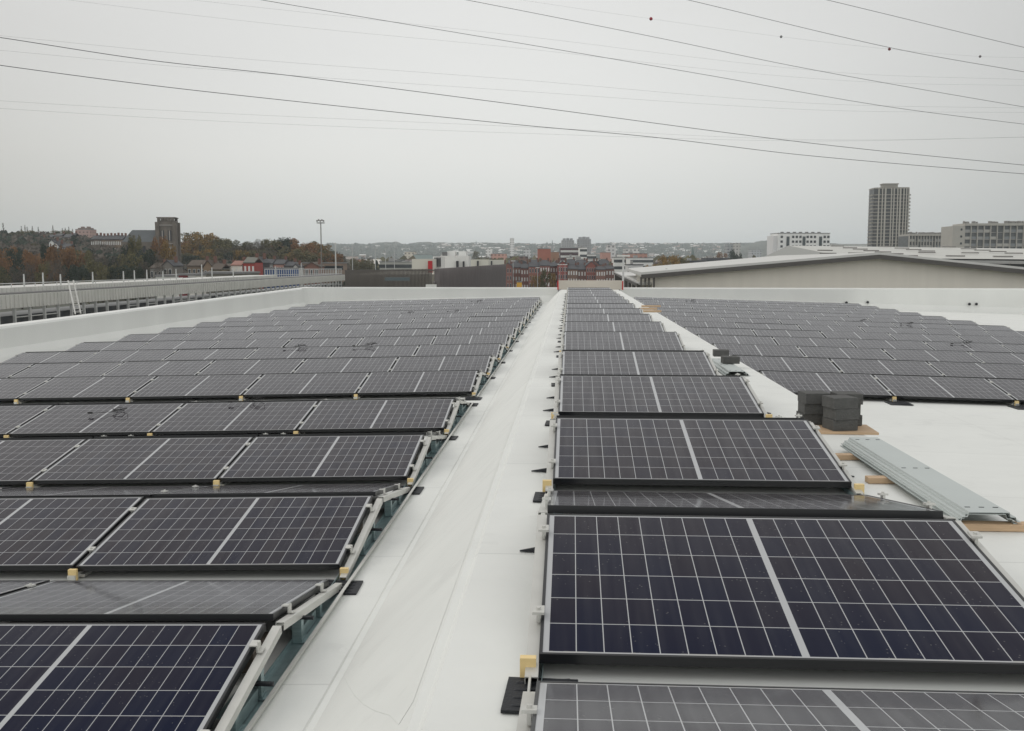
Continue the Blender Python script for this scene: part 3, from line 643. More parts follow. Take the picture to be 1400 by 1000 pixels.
# rust belt at left and dark belt to its right
for i in range(12):
    u = -6+i*9.5+rt.uniform(-3, 3); T(u, rt.uniform(335, 345), 272+rt.uniform(-10, 25), rt.uniform(26, 36), 'rust' if i not in (3, 7) else 'dark green', 'left front belt', base=GZ)
for i in range(12):
    u = 98+i*10.5+rt.uniform(-3, 3); T(u, rt.uniform(341, 352), 280+rt.uniform(-15, 15), rt.uniform(26, 36), rt.choice(['olive', 'dark green', 'olive', 'bare grey']), 'dark front belt', base=GZ)
for i in range(14):
    u = -8+i*17+rt.uniform(-4, 4); T(u, rt.uniform(356, 364), 235+rt.uniform(-8, 12), rt.uniform(24, 34), rt.choice(['dark green', 'olive', 'bare grey', 'rust']), 'nearest hedge line', base=GZ)
for u, v, w, k in ((24, 334, 20, 'dark green'), (36, 336, 24, 'dark green'), (50, 333, 26, 'olive'), (101, 323, 13, 'dark green'), (60, 326, 14, 'dark green')): T(u, v, 420, w, k, 'villa garden')
# town trees
for u, v, w, k, D in ((905, 350, 26, 'gold', 330), (918, 351, 30, 'gold', 320), (930, 354, 24, 'olive', 330), (892, 357, 20, 'gold', 340), (940, 357, 22, 'olive', 350), (988, 346, 20, 'rust', 600), (1002, 344, 16, 'dark green', 500), (1010, 348, 12, 'dark green', 500), (1052, 347, 10, 'dark green', 600), (734, 372, 18, 'gold', 300), (746, 369, 18, 'olive', 290), (755, 374, 12, 'gold', 300),
    (484, 355, 20, 'olive', 420), (494, 356, 18, 'olive', 430), (505, 356, 18, 'olive', 430), (515, 357, 14, 'dark green', 440), (500, 351, 22, 'bare grey', 600), (652, 344, 14, 'olive', 900), (667, 346, 12, 'bare grey', 800), (560, 352, 14, 'bare grey', 700), (704, 357, 14, 'bare grey', 500), (722, 352, 16, 'bare grey', 560), (972, 348, 16, 'rust', 620), (1030, 350, 16, 'rust', 640), (870, 352, 10, 'rust', 560)):
    T(u, v, D, w, k, 'town', base=GZ)
cnt = {}
for (u, D, kind, where, top, gz, h, wd, sd) in sorted(TREES, key=lambda t: t[0]):
    key = (kind, where); cnt[key] = cnt.get(key, 0)+1
    where_t = {'slender skyline': 'slender tree on the skyline of the hill', 'upper hillside': 'tree high on the left hillside', 'wooded belt': 'tree in the wooded belt right of the church', 'lower wooded belt': 'lower tree in the belt right of the church', 'churchyard': 'tree beside the church', 'left front belt': 'tree in the front belt at far left', 'dark front belt': 'tree in the belt left of the church', 'nearest hedge line': 'low tree behind the left neighbouring roof', 'villa garden': 'tree among the hillside villas', 'town': 'tree among the town buildings'}[where]
    lab = '%s %s, %s from the left' % (kind, where_t, nth(cnt[key]-1))
    cat = 'tree'; r = thing('tree', lab, cat, (top.x, top.y, gz-.2), random.Random(u).uniform(0, 6.28), 'trees on the hillside' if u < 470 else 'trees in the town')
    a, b = PROTO[(kind, sd)] if (kind, sd) in PROTO else PROTO[(kind, 0)]
    if sd == 9: wd *= 2.2
    if where in ('wooded belt', 'lower wooded belt', 'upper hillside'): wd *= 1.45
    r.scale = (wd, wd, h)
    put('trunk', a, r); put('crown', b, r)
# ---------------------------------------------------------------- buildings
WIN = mat('window_glass', (.03, .035, .04), .15, 0, .3, 2); WWHITE = mat('white_window', (.62, .62, .60), .5); SLATE = mat('slate_roof', (.055, .056, .062), .7, 0, .25, .6)
def C(*c): return lin(c)
BM = {}
def wallmat(rgb, var=.12):
    k = tuple(rgb)
    if k not in BM: BM[k] = mat('wall_%d_%d_%d' % k, lin(k), .85, 0, var, .35)
    return BM[k]
def facade(name, wall, dark, wx, wz, fx, fz, sill=None):
    """walls with a regular grid of windows sunk in colour only; for far blocks whose windows are under two pixels"""
    if name in MATS: return MATS[name]
    m = bpy.data.materials.new(name); m.use_nodes = True; nt = m.node_tree; b = nt.nodes['Principled BSDF']; b.inputs['Roughness'].default_value = .7
    tc = N(nt, 'ShaderNodeTexCoord'); s = N(nt, 'ShaderNodeSeparateXYZ'); nt.links.new(tc.outputs['Object'], s.inputs[0])
    q = M(nt, 'DIVIDE', M(nt, 'ADD', s.outputs[0], s.outputs[1]), wx); zc_ = M(nt, 'DIVIDE', s.outputs[2], wz)
    a = M(nt, 'LESS_THAN', M(nt, 'FRACT', q), fx); c = M(nt, 'LESS_THAN', M(nt, 'FRACT', M(nt, 'ADD', zc_, .7)), fz)
    k = M(nt, 'MULTIPLY', a, c); g = N(nt, 'ShaderNodeNewGeometry'); sn = N(nt, 'ShaderNodeSeparateXYZ'); nt.links.new(g.outputs['Normal'], sn.inputs[0])
    k = M(nt, 'MULTIPLY', k, M(nt, 'LESS_THAN', M(nt, 'ABSOLUTE', sn.outputs[2]), .5))
    ci = N(nt, 'ShaderNodeCombineXYZ'); nt.links.new(M(nt, 'FLOOR', q), ci.inputs[0]); nt.links.new(M(nt, 'FLOOR', zc_), ci.inputs[1]); wn = N(nt, 'ShaderNodeTexWhiteNoise'); nt.links.new(ci.outputs[0], wn.inputs['Vector'])
    k = M(nt, 'MULTIPLY', k, M(nt, 'ADD', .55, M(nt, 'MULTIPLY', wn.outputs['Value'], .6)), clamp=True)
    mx = N(nt, 'ShaderNodeMix', data_type='RGBA'); nt.links.new(k, mx.inputs[0]); mx.inputs[6].default_value = (*lin(wall), 1); mx.inputs[7].default_value = (*lin(dark), 1); nt.links.new(mx.outputs[2], b.inputs['Base Color'])
    MATS[name] = m; return m
def basis(u0, u1, vt, D, turn=0):
    """front edge of a building: left/right top corners u0,u1 at height pixel vt; returns origin, angle, width, top z"""
    a, b = at(u0, vt, D), at(u1, vt, D); w = (b-a).length; ang = math.atan2((b-a).y, (b-a).x) + turn
    return a, ang, w, a.z
WQ = MB(); WQ.box((0, 0, 0), (1, .08, 1)); WINME = WQ.mesh('window', WIN); WQ2 = MB(); WQ2.box((0, 0, 0), (1, .08, 1)); WINW = WQ2.mesh('window', WWHITE)
FRM = MB(); [FRM.box(c, d) for c, d in (((-.52, -.02, 0), (.08, .1, 1.1)), ((.52, -.02, 0), (.08, .1, 1.1)), ((0, -.02, .53), (.96, .1, .06)), ((0, -.03, -.53), (.96, .14, .06)))]; FRMME = FRM.mesh('frame', WWHITE)
def block_bld(name, lab, cat, u0, u1, vt, D, depth, wall, turn=0, roof=None, win=None, group=None, base=GZ, parapet_=.4, extras=None, fmat=None):
    a, ang, w, z = basis(u0, u1, vt, D, turn); r = thing(name, lab, cat, (a.x, a.y, base), ang, group); h = z-base
    wm = fmat or wallmat(wall)
    MB().box((w/2, depth/2, h/2-.15), (w, depth, h-.3)).build('wall', wm, r)
    MB().box((w/2, depth/2, h-.15), (w+parapet_, depth+parapet_, .3)).build('roof', roof or mat('flat_roof', (.20, .20, .20), .8), r)
    if win:
        nx, nz, ww, wh, me = win[:5]; zt = win[5] if len(win) > 5 else 1.2; pz = win[6] if len(win) > 6 else 3.0
        for i in range(nx):
            for j in range(nz):
                zz = h - zt - wh/2 - j*pz
                if zz < .5: continue
                o = put('window', me, r, ((i+.5)*w/nx, -.05, zz)); o.scale = (ww, 1, wh)
    if extras: extras(r, w, h, depth)
    return r
def house(lab, u0, u1, veave, vridge, D, wall, roofm, depth=9, gable=False, win=(3, 2), group='houses', base=GZ, chim=1, wmat=WINW, name='house', turn=0):
    a, ang, w, z = basis(u0, u1, veave, D, turn); r = thing(name, lab, 'house', (a.x, a.y, base), ang, group); h = z-base; rh = at(u0, vridge, D).z-z
    MB().box((w/2, depth/2, h/2), (w, depth, h)).build('wall', wallmat(wall), r)
    m_ = MB(); e = .3
    if gable:
        for s in (0, 1):
            x0, x1 = (-e, w/2) if s == 0 else (w/2, w+e); z0, z1 = (h-.1, h+rh) if s == 0 else (h+rh, h-.1)
            m_.hexa([(x0, -e, z0), (x1, -e, z1), (x1, depth+e, z1), (x0, depth+e, z0)], [(x0, -e, z0+.25), (x1, -e, z1+.25), (x1, depth+e, z1+.25), (x0, depth+e, z0+.25)])
        MB().hexa([(0, .02, h), (w, .02, h), (w, depth-.02, h), (0, depth-.02, h)], [(w/2-.02, .02, h+rh), (w/2+.02, .02, h+rh), (w/2+.02, depth-.02, h+rh), (w/2-.02, depth-.02, h+rh)]).build('gable', wallmat(wall), r)
    else:
        for s in (0, 1):
            y0, y1 = (-e, depth/2) if s == 0 else (depth/2, depth+e); z0, z1 = (h-.1, h+rh) if s == 0 else (h+rh, h-.1)
            m_.hexa([(0, y0, z0), (w, y0, z0), (w, y1, z1), (0, y1, z1)], [(0, y0, z0+.25), (w, y0, z0+.25), (w, y1, z1+.25), (0, y1, z1+.25)])
    rf = m_.build('roof', roofm, r)
    for k in range(chim):
        m2 = MB(); cx_ = w*(.12+.76*k/max(1, chim-1)) if chim > 1 else w*.85
        m2.box((cx_, depth/2, h+rh+.4), (.7, .7, 1.6)); m2.build('chimney', mat('chimney_brick', (.16, .08, .06), .9), rf)
    nx, nz = win
    for i in range(nx):
        for j in range(nz):
            o = put('window', wmat, r, ((i+.5)*w/nx, -.04, h-1.6-j*2.9)); o.scale = (min(1.1, w/nx*.5), 1, 1.5)
            if D < 420 and wmat is WINME: put('frame', FRMME, o)
    return r
BRICK = (150, 100, 85)
# --- left neighbour building, parallel to the roof
def neighbour():
    X = -25; y0, y1 = 14, 110.5; t = thing('neighbour_warehouse', 'long low pale warehouse with strip windows beyond the left parapet', 'warehouse', (X, y0, GZ)); L = y1-y0
    zt = CAMZ-1.94-GZ    # lower edge of the fascia
    dk = mat('dark_interior', (.035, .042, .05), .3, 0, .6, .8)
    MB().box((-1.3, L/2, zt/2-.2), (2.2, L-.4, zt-.6)).build('wall', dk, t)
    rib = mat('ribbed_fascia', (.58, .58, .55), .5, .1, .15, 1.2)
    m_ = MB(); m_.box((0, L/2, zt+.16), (.3, L, .62)); n = int(L/.35)
    for k in range(n): m_.box((.17, .15+k*.35, zt+.16), (.04, .12, .58))
    m_.build('fascia', rib, t)
    m_ = MB(); m_.box((-1.0, L/2, zt+.50), (2.2, L, .06)); m_.build('gutter', mat('gutter', (.18, .18, .18), .6), t)
    m_ = MB(); m_.box((-1.6, L/2-12, zt+.64), (2.4, L-24, .22)); n = int((L-24)/.35)
    for k in range(n): m_.box((-.39, .15+k*.35, zt+.64), (.03, .12, .20))
    m_.build('roof', rib, t)
    ml = MB(); ml.box((0, 0, 0), (.12, .10, 2.6)); mme = ml.mesh('mullion', mat('pale_steel', (.50, .51, .50), .5, .1))
    n = 74; sp = L/n
    for k in range(n): put('mullion', mme, t, (.02, k*sp+.05, zt-1.42))
    lo = MB()
    for q in range(5): lo.box((0, 0, -.45-q*.46), (.05, sp-.16, .045))
    lme = lo.mesh('louvre', mat('pale_steel', (.50, .51, .50), .5, .1)); rr = random.Random(3)
    for k in range(n):
        if rr.random() < .62: put('louvre', lme, t, (.0, (k+.5)*sp+.05, zt-.12))
    return t
neighbour()
STEEL = mat('pale_steel', (.50, .51, .50), .5, .1)
def pole(name, lab, cat, p, z0, z1, r, m=None, group=None, head=None):
    t = thing(name, lab, cat, (p[0], p[1], z0), 0, group); MB().tube([(0, 0, 0), (0, 0, z1-z0)], r, 8, r*.7).build('pole', m or STEEL, t)
    if head: head(t, z1-z0)
    return t
zr = CAMZ-1.94+.9
def at_x(u, v, X):
    D = 40.0
    for k in range(40): D *= X/at(u, v, D).x if abs(at(u, v, D).x) > 1 else 1.1
    return at(u, v, D)
for i, (u, v0, v1, D) in enumerate(((33, 375, 396, 42), (59, 373, 394, 44), (83, 375, 392, 47), (127, 372, 390, 50), (169, 371, 388, 55), (184, 370, 387, 57), (201, 369, 386, 60), (223, 371, 385, 62), (241, 368, 384, 64), (276, 362, 382, 70), (290, 366, 381, 74), (319, 366, 380, 80), (377, 364, 376, 92), (412, 360, 375, 100))):
    a, b = at_x(u, v0, -25.9), at_x(u, v0+12, -25.9); b.z = CAMZ-1.94+.4; pole('roof_post', 'thin pale post standing along the left neighbouring roof, %s from the left' % nth(i), 'post', (b.x, b.y), b.z, a.z, .05, group='posts along the left neighbouring roof')
w_ = []
rl = thing('guard_rail', 'thin guard rail along the left neighbouring roof', 'railing', (0, 0, 0))
a, b = at_x(-20, 389, -25.8), at_x(250, 380, -25.8); MB().tube([a, b], .02, 5).build('rail', STEEL, rl)
for k in range(12): q = a.lerp(b, k/11); MB().box((q.x, q.y, (q.z+CAMZ-1.94+.4)/2), (.03, .03, q.z-(CAMZ-1.94+.4))).build('post', STEEL, rl)
r2 = thing('railing', 'close-set railing on the far end of the left neighbouring roof', 'railing', (0, 0, 0))
a, b = at(362, 368.5, 88), at(467, 368, 112); m_ = MB()
MB().tube([a, b], .035, 5).build('rail', STEEL, r2); MB().tube([a-Vector((0, 0, .5)), b-Vector((0, 0, .5))], .03, 5).build('rail', STEEL, r2)
pm_ = MB(); pm_.box((0, 0, -.55), (.05, .05, 1.1)); pme = pm_.mesh('post', STEEL)
for k in range(40): q = a.lerp(b, k/39); put('post', pme, r2, q)
# ladder
lt = thing('ladder', 'aluminium ladder leaning on the left neighbouring roof edge', 'ladder', (0, 0, 0))
a, b = at(93, 384, 38.5), at(103, 430, 37.5); s_ = Vector((.0, .42, 0))
for o_ in (0, 1): MB().beam(b+s_*o_, a+s_*o_, .05, .03).build('rail', RAIL, lt)
for k in range(9): q = b.lerp(a, (k+.5)/9); MB().tube([q, q+s_], .014, 6).build('rung', RAIL, lt)
# --- pale low structure and railing left of the slatted building
# --- slatted car park building
def slatted():
    A, B, Cc = at(474, 369.5, 132), at(593.5, 367.8, 108), at(689, 361.5, 250); t = thing('car_park', 'long low building clad in dark vertical slats with a pale rooftop storey', 'building', (B.x, B.y, GZ))
    o_ = Vector((B.x, B.y, 0)); A, B, Cc = A-o_, B-o_, Cc-o_; zA, zB, zC = A.z-GZ, B.z-GZ, Cc.z-GZ
    D_ = A+Cc-B
    dark = mat('slat_brown', (.16, .142, .142), .6, 0, .25, .5); back = mat('slat_back', (.38, .36, .31), .7, 0, .2, .4)
    def xy(p, z): return Vector((p.x, p.y, z))
    inn = [xy(B.lerp(D_, .004), 0), xy(Cc.lerp(A, .004), 0), xy(D_.lerp(B, .1), 0), xy(A.lerp(Cc, .004), 0)]
    w = MB(); w.hexa(inn, [p+Vector((0, 0, z)) for p, z in zip(inn, (zB-.6, zC-.4, zC-.4, zA-.6))]); w.build('wall', back, t)
    def slats(name, p, q, zp, zq, n, ww, dd, m=dark):
        d = (q-p); d.z = 0; L = d.length; d.normalize(); nn = Vector((d.y, -d.x, 0)); m_ = MB()
        for k in range(n):
            f = (k+.5)/n; c = p.lerp(q, f); z = zp+(zq-zp)*f; m_.beam((c.x+nn.x*.25, c.y+nn.y*.25, 0), (c.x+nn.x*.25, c.y+nn.y*.25, z), ww, dd, up=(d.x, d.y, 0))
        for zz in (.985, .80, .55):
            m_.beam((p.x, p.y, zp*zz), (q.x, q.y, zq*zz), .12, .12)
        return m_.build(name, m, t)
    slats('slat_screen', A, B, zA, zB, 72, .09, .12, mat('slat_pale', (.11, .10, .09), .6, 0, .2, .5)); slats('slat_screen', B, Cc, zB, zC, 130, .55, .35)
    bz = B.z-GZ
    for k, zz in enumerate((.62, .86)): MB().beam((B.x, B.y-.55, zB*zz), (Cc.x, Cc.y-.55, zC*zz), .10, .22).build('girt', mat('girt_grey', (.22, .20, .20), .6), t)
    # rooftop storey
    def rb_(u0, u1, v, D, dep, h, m, name='rooftop_room'):
        a, b = at(u0, v, D)-o_, at(u1, v, D)-o_; d = b-a; ang = math.atan2(d.y, d.x); w_ = d.length
        mt = Matrix.Translation((a.x, a.y, a.z-GZ-h)) @ Matrix.Rotation(ang, 4, 'Z'); MB().box((w_/2, dep/2, h/2), (w_, dep, h), mt).build(name, m, t)
    pale = mat('pale_cladding', (.55, .54, .48), .6, 0, .08, .5); wh = mat('white_cladding', (.68, .68, .66), .6, 0, .06, .5); dk = mat('dark_opening', (.03, .03, .035), .5)
    rb_(563, 592, 354.3, 125, 8, 3.0, pale); rb_(592, 603, 351, 131, 8, 3.5, wh); rb_(603, 641, 350, 158, 8, 3.5, wh); rb_(611, 622, 343.6, 160, 5, 3, wh); rb_(627, 637, 343.7, 160, 5, 3, wh)
    rb_(604.5, 611, 344.8, 159, 4, 2, mat('grey_unit', (.13, .13, .13), .5)); rb_(641.2, 668, 355, 200, 8, 3.6, pale); rb_(668, 689, 355.5, 256, 8, 3.9, pale)
    rb_(585, 591, 357, 124.6, .3, 1.6, mat('red_door', (.38, .015, .02), .5), 'door')
    for u0, u1, v, D in ((623.5, 627, 357, 157.6), (652, 654.5, 357, 199.6), (671, 673, 357, 255.5), (632.5, 635, 357.5, 157.6)): rb_(u0, u1, v, D, .3, 1.1 if u0 == 632.5 else 2.2, dk, 'opening')
    for k in range(5): rb_(594+k*1.9, 594.9+k*1.9, 352.3, 130.7, .25, 1.2, dk, 'window')
    rb_(526, 560, 379.5, 106, .3, .35, mat('teal_glass', (.10, .13, .14), .3), 'window')
    return t
slatted()
for k in range(9):
    f = k/8; D = 112 + 150*f**1.35; u = 594 + 92*f; v = 391 - 17*f
    a = at(u, v, D-6)
    def hd(t, h): MB().box((-.35, 0, h), (1.1, .5, .28)).build('lamp_head', mat('lamp_white', (.75, .75, .72), .4), t)
    pole('street_lamp', 'small street lamp before the dark slatted wall, %s from the left' % nth(k), 'street lamp', (a.x, a.y), GZ, a.z, .06, mat('lamp_grey', (.25, .25, .25), .5), 'street lamps along the slatted wall', hd)
# masts
def flood(t, h):
    MB().box((0, 0, h-.2), (1.9, 1.0, .22)).build('platform', mat('mast_grey', (.16, .15, .14), .6), t)
    for k in range(5): MB().box((-.85+k*.42, -.4, h+.30+.2*(k % 2)), (.32, .3, .42)).build('floodlight', mat('mast_grey', (.16, .15, .14), .6), t)
p = at(438.5, 304, 260); pole('floodlight_mast', 'tall mast with a platform of floodlights above the wooded belt', 'mast', (p.x, p.y), GZ, p.z, .19, mat('mast_grey', (.16, .15, .14), .6), None, flood)
p = at(458.5, 332, 150); pole('mast', 'plain pale mast right of the floodlight mast', 'mast', (p.x, p.y), GZ, p.z, .14)
for i, (u, v, D) in enumerate(((481.5, 333, 150), (513, 340, 160), (527, 341, 170), (539, 341, 180))):
    p = at(u, v, D); pole('mast', 'thin pale mast behind the open slatted wall, %s from the left' % nth(i), 'mast', (p.x, p.y), GZ, p.z, .07, mat('pale_mast', (.45, .46, .46), .5), 'thin masts behind the slatted wall')
for i, (u, v, D, r) in enumerate(((701.5, 357, 200, .09), (765.5, 362, 190, .06), (772.5, 362, 190, .06), (735, 366, 220, .09), (852.3, 350, 72, .10))):
    p = at(u, v, D)
    def hd2(t, h): MB().box((0, 0, h), (.9, .3, .12)).build('lamp_head', mat('lamp_white', (.75, .75, .72), .4), t)
    pole('lamp_post', ('tall white pole behind the red end of the beige board' if i == 4 else 'grey lamp post before the brick terraces, %s from the left' % nth((0, 2, 3, 1)[i])), 'lamp post', (p.x, p.y), GZ, p.z, r, mat('pole_grey', (.42, .43, .43), .5) if i < 4 else mat('pole_white', (.66, .66, .65), .5), None, hd2)
# --- church
def church():
    a, ang, w, z = basis(214.5, 237.5, 297, 330, .12); r = thing('church', 'grey stone church with a square crenellated tower and slate nave', 'church', (a.x, a.y, GZ), ang); h = z-GZ
    st = mat('dark_stone', (.15, .13, .11), .95, 0, .5, .6, .4, 2); d = w
    MB().box((w/2, d/2, h/2-.55), (w, d, h-1.1)).build('tower', st, r)
    for x in (0, w):
        for y in (0, d): MB().box((x, y, h/2-1.0), (1.2, 1.2, h-1.2)).build('buttress', st, r)
    m_ = MB(); m_.box((w/2, d/2, h-.15), (w+.4, d+.4, .3))
    cre = m_.build('parapet', st, r); 
    for k in range(5): MB().box((w*(k+.5)/5, -.05, h-.7), (.9, .5, .9)).build('pier', st, cre)
    for k in range(5): MB().box((w*(k+.5)/5, d+.05, h-.7), (.9, .5, .9)).build('pier', st, cre)
    dkn = mat('dark_opening', (.03, .03, .035), .5); lt_ = mat('pale_louvre', (.32, .30, .28), .7)
    for k in (0, 1):
        o = MB().box((w*(.28+.42*k), -.05, h-6.0), (1.1, .2, 3.4)).build('belfry_opening', dkn, r); MB().box((w*(.28+.42*k), -.18, h-6.0), (.35, .1, 3.2)).build('louvre', lt_, o)
    for zz in (h-2.6, h-8.6, h-12.6): MB().box((w/2, -.1, zz), (w+.2, .3, .3)).build('string_course', lt_, r)
    for k in (0, 1, 2): MB().box((w*(.25+.25*k), -.05, h-10.5), (.8, .2, 1.8)).build('window', lt_, r)
    MB().box((w*.5, -.05, h-15), (1.3, .2, 3.0)).build('window', dkn, r)
    nh = at(213, 331, 330).z-GZ; nr = at(213, 314.5, 330).z-GZ; L = 11.0
    MB().box((-L/2-.3, d*.5, nh/2), (L, d*1.2, nh)).build('nave_wall', mat('dark_stone', (.125, .108, .094)), r)
    n_ = MB(); y0, y1 = -d*.12, d*1.12
    n_.hexa([(-L-.3, y0, nh), (-.62, y0, nh), (-.62, y1, nh), (-L-.3, y1, nh)], [(-L*.78, d*.49, nr), (-.62, d*.49, nr), (-.62, d*.51, nr), (-L*.78, d*.51, nr)]); n_.build('nave_roof', mat('church_slate', (.10, .11, .115), .7, 0, .2, .5), r)
    for k in range(4): MB().box((-1.8-k*2.5, y0-.03, nh-3), (1.0, .2, 3.4)).build('window', dkn, r)
church()
# --- pink tower block and terrace on the hill
def stepped(r, w, h, d):
    for k in range(5): MB().box((w*(.1+.2*k), d/2, h+.35*(1+k % 2)), (w*.12, d*.4, .7*(1+k % 2))).build('roof_box', wallmat((140, 125, 118)), r)
block_bld('apartment_block', 'pinkish apartment block high on the left hillside', 'building', 103, 123, 313.5, 520, 8, (190, 160, 150), extras=stepped, fmat=facade('pink_facade', (176, 148, 140), (105, 92, 92), 1.9, 1.6, .4, .4), base=5, parapet_=.2)
nm = 0
for i in range(9):
    u = 124+i*4.9; house('brown terraced house on the hill between pink block and church, %s from the left' % nth(i), u, u+4.7, 327.5+rt.uniform(-.4, .4), 322.5+rt.uniform(-.6, .6), 430, rt.choice([(112, 98, 88), (125, 108, 92), (98, 88, 82)]), SLATE, 8, False, (2, 3), 'terraced houses on the hill', base=hz(u, 430)-4)
for i, (u0, u1, ve, vr, D, c, g) in enumerate(((50, 56, 328, 324.5, 470, (205, 205, 200), True), (57, 62, 329, 326, 470, (190, 188, 182), True), (67, 74, 332.5, 328.5, 410, (225, 225, 222), True), (73.5, 80, 337.5, 332, 400, (222, 222, 220), True), (84, 94, 339, 334, 400, (165, 165, 165), False), (63, 71, 325, 321.5, 480, (150, 140, 132), False), (74, 84, 323, 320, 480, (140, 132, 126), False), (85, 96, 325, 321, 480, (150, 138, 130), False), (44, 52, 323, 320, 500, (135, 128, 122), False), (92, 101, 323.5, 319.5, 500, (165, 150, 140), False))):
    house('%s villa on the left hillside, %s of the villas from the left' % ('white' if sum(c) > 540 else 'grey-brown', nth(sorted((50, 57, 67, 73.5, 84, 63, 74, 85, 44, 92)).index(u0) if u0 in (50, 57, 67, 73.5, 84, 63, 74, 85, 44, 92) else i)), u0, u1, ve, vr, D, c, SLATE, 8, g, (2, 2), 'hillside villas', base=hz(u0, D)-3, wmat=WINME)
# --- houses at the foot of the wooded belt
BR = mat('brown_tiles', (.085, .065, .05), .8, 0, .3, .6); PK = mat('pink_tiles', (.30, .15, .12), .8, 0, .2, .6)
for lab, u0, u1, ve, vr, D, c, rm, g, w in (('brown-roofed house left of the white houses, half hidden by trees', 256, 281, 364, 357, 250, (120, 105, 90), BR, False, (4, 2)), ('gabled brown house beside the long brown roof', 278, 290, 366, 357, 248, (135, 115, 95), BR, True, (2, 2)),
    ('small dark-roofed house under the church tower', 222, 236, 364, 357, 262, (120, 115, 110), SLATE, True, (2, 1)), ('low grey house left of the small dark-roofed house', 205, 221, 367, 361, 262, (125, 122, 118), BR, False, (3, 1)), ('olive-roofed low house between brown and white houses', 288, 303, 369, 362, 245, (110, 100, 80), BR, False, (2, 1)), ('white house left of the pink-roofed house', 303, 316, 364.5, 362, 252, (215, 213, 206), BR, False, (2, 2)),
    ('white house with pink tiled roof', 315.5, 331, 363, 358, 250, (222, 214, 205), PK, False, (3, 2)), ('red-brick house with white windows and grey gable', 332.5, 348.5, 359.5, 353, 250, (150, 62, 55), mat('mossy_tiles', (.15, .15, .13), .8), False, (3, 3)), ('dark gabled house right of the red-brick house', 346.5, 358.5, 360, 352.5, 262, (62, 60, 64), SLATE, True, (2, 2)),
    ('grey house with steep slate roof', 361, 373, 361, 355.5, 300, (140, 138, 136), SLATE, False, (3, 1)), ('pink-windowed house with dark roof', 374, 389, 361.5, 356, 300, (170, 130, 120), SLATE, False, (4, 2)), ('dark low house before the rust trees', 388, 402, 364, 359, 300, (88, 80, 78), SLATE, False, (3, 1)), ('small white-gabled house at the right end of the houses', 401, 407, 365.5, 362, 290, (215, 214, 210), SLATE, True, (1, 1)), ('brick gabled house beside the long flat building', 416, 436, 365, 359.5, 280, (128, 92, 80), BR, True, (3, 1))):
    house(lab, u0, u1, ve, vr, D, c, rm, 8, g, w, 'houses below the wooded belt', wmat=WINW if 'red' in lab or 'pink' in lab else WINME)
block_bld('flat_roofed_building', 'long flat-roofed brown building under the plain mast', 'building', 405, 467, 359, 300, 10, (130, 112, 98), win=(18, 2, 1.6, 1.2, WINME, 1.0, 2.8))
block_bld('fence_screen', 'long low blue screen wall before the houses', 'wall', 361, 408, 366, 262, .4, (45, 75, 125), parapet_=.1)
block_bld('shed', 'low maroon shed behind the left neighbouring roof', 'shed', 244, 258, 374, 150, 5, (115, 55, 58), base=-6, parapet_=.2); block_bld('shed', 'low white shed beside the maroon shed', 'shed', 257, 267, 374.5, 148, 5, (205, 203, 196), base=-6, win=(2, 1, .8, .8, WINME, .5), parapet_=.2)
block_bld('shed', 'pale flat hall behind the left neighbouring roof', 'shed', 213, 247, 376, 160, 14, (200, 200, 194), base=-6, parapet_=.3); block_bld('shed', 'long dark low hall before the white houses', 'shed', 272, 333, 372, 160, 10, (110, 108, 100), base=-6, parapet_=.3)
# --- brick terraces across the middle
us = [689, 700, 712, 723, 738, 752, 763, 776, 790, 802, 815, 828, 840]
cols = [(128, 84, 74), (140, 96, 82), (120, 78, 70), (138, 88, 76), (126, 82, 74), (112, 74, 66), (146, 74, 66), (118, 92, 78), (116, 84, 74), (136, 78, 66), (124, 90, 78), (118, 84, 74)]
for i, (a, b) in enumerate(zip(us, us[1:])):
    ve = (365, 366, 367, 365, 363.5, 364, 363, 368, 369, 364, 369, 368)[i]+.2*rt.uniform(-1, 1); house('brick terraced house with slate roof in the town row, %s from the left' % nth(i), a, b-.15, ve, ve-rt.uniform(3.5, 6), 400+rt.uniform(-10, 10), cols[i], SLATE, 10, i in (0, 6, 9), (4 if b-a > 12 else 3, 3), 'brick terraced houses', wmat=WINW if i % 3 else WINME, chim=2)
for i in range(9):
    a = 693+i*16+rt.uniform(-2, 2); house('dark-roofed brick house in the second town row, %s from the left' % nth(i), a, a+rt.uniform(10, 15), 362.5, rt.uniform(355.5, 358), 470, rt.choice(cols), SLATE, 10, i % 3 == 1, (3, 2), 'second row of brick houses')
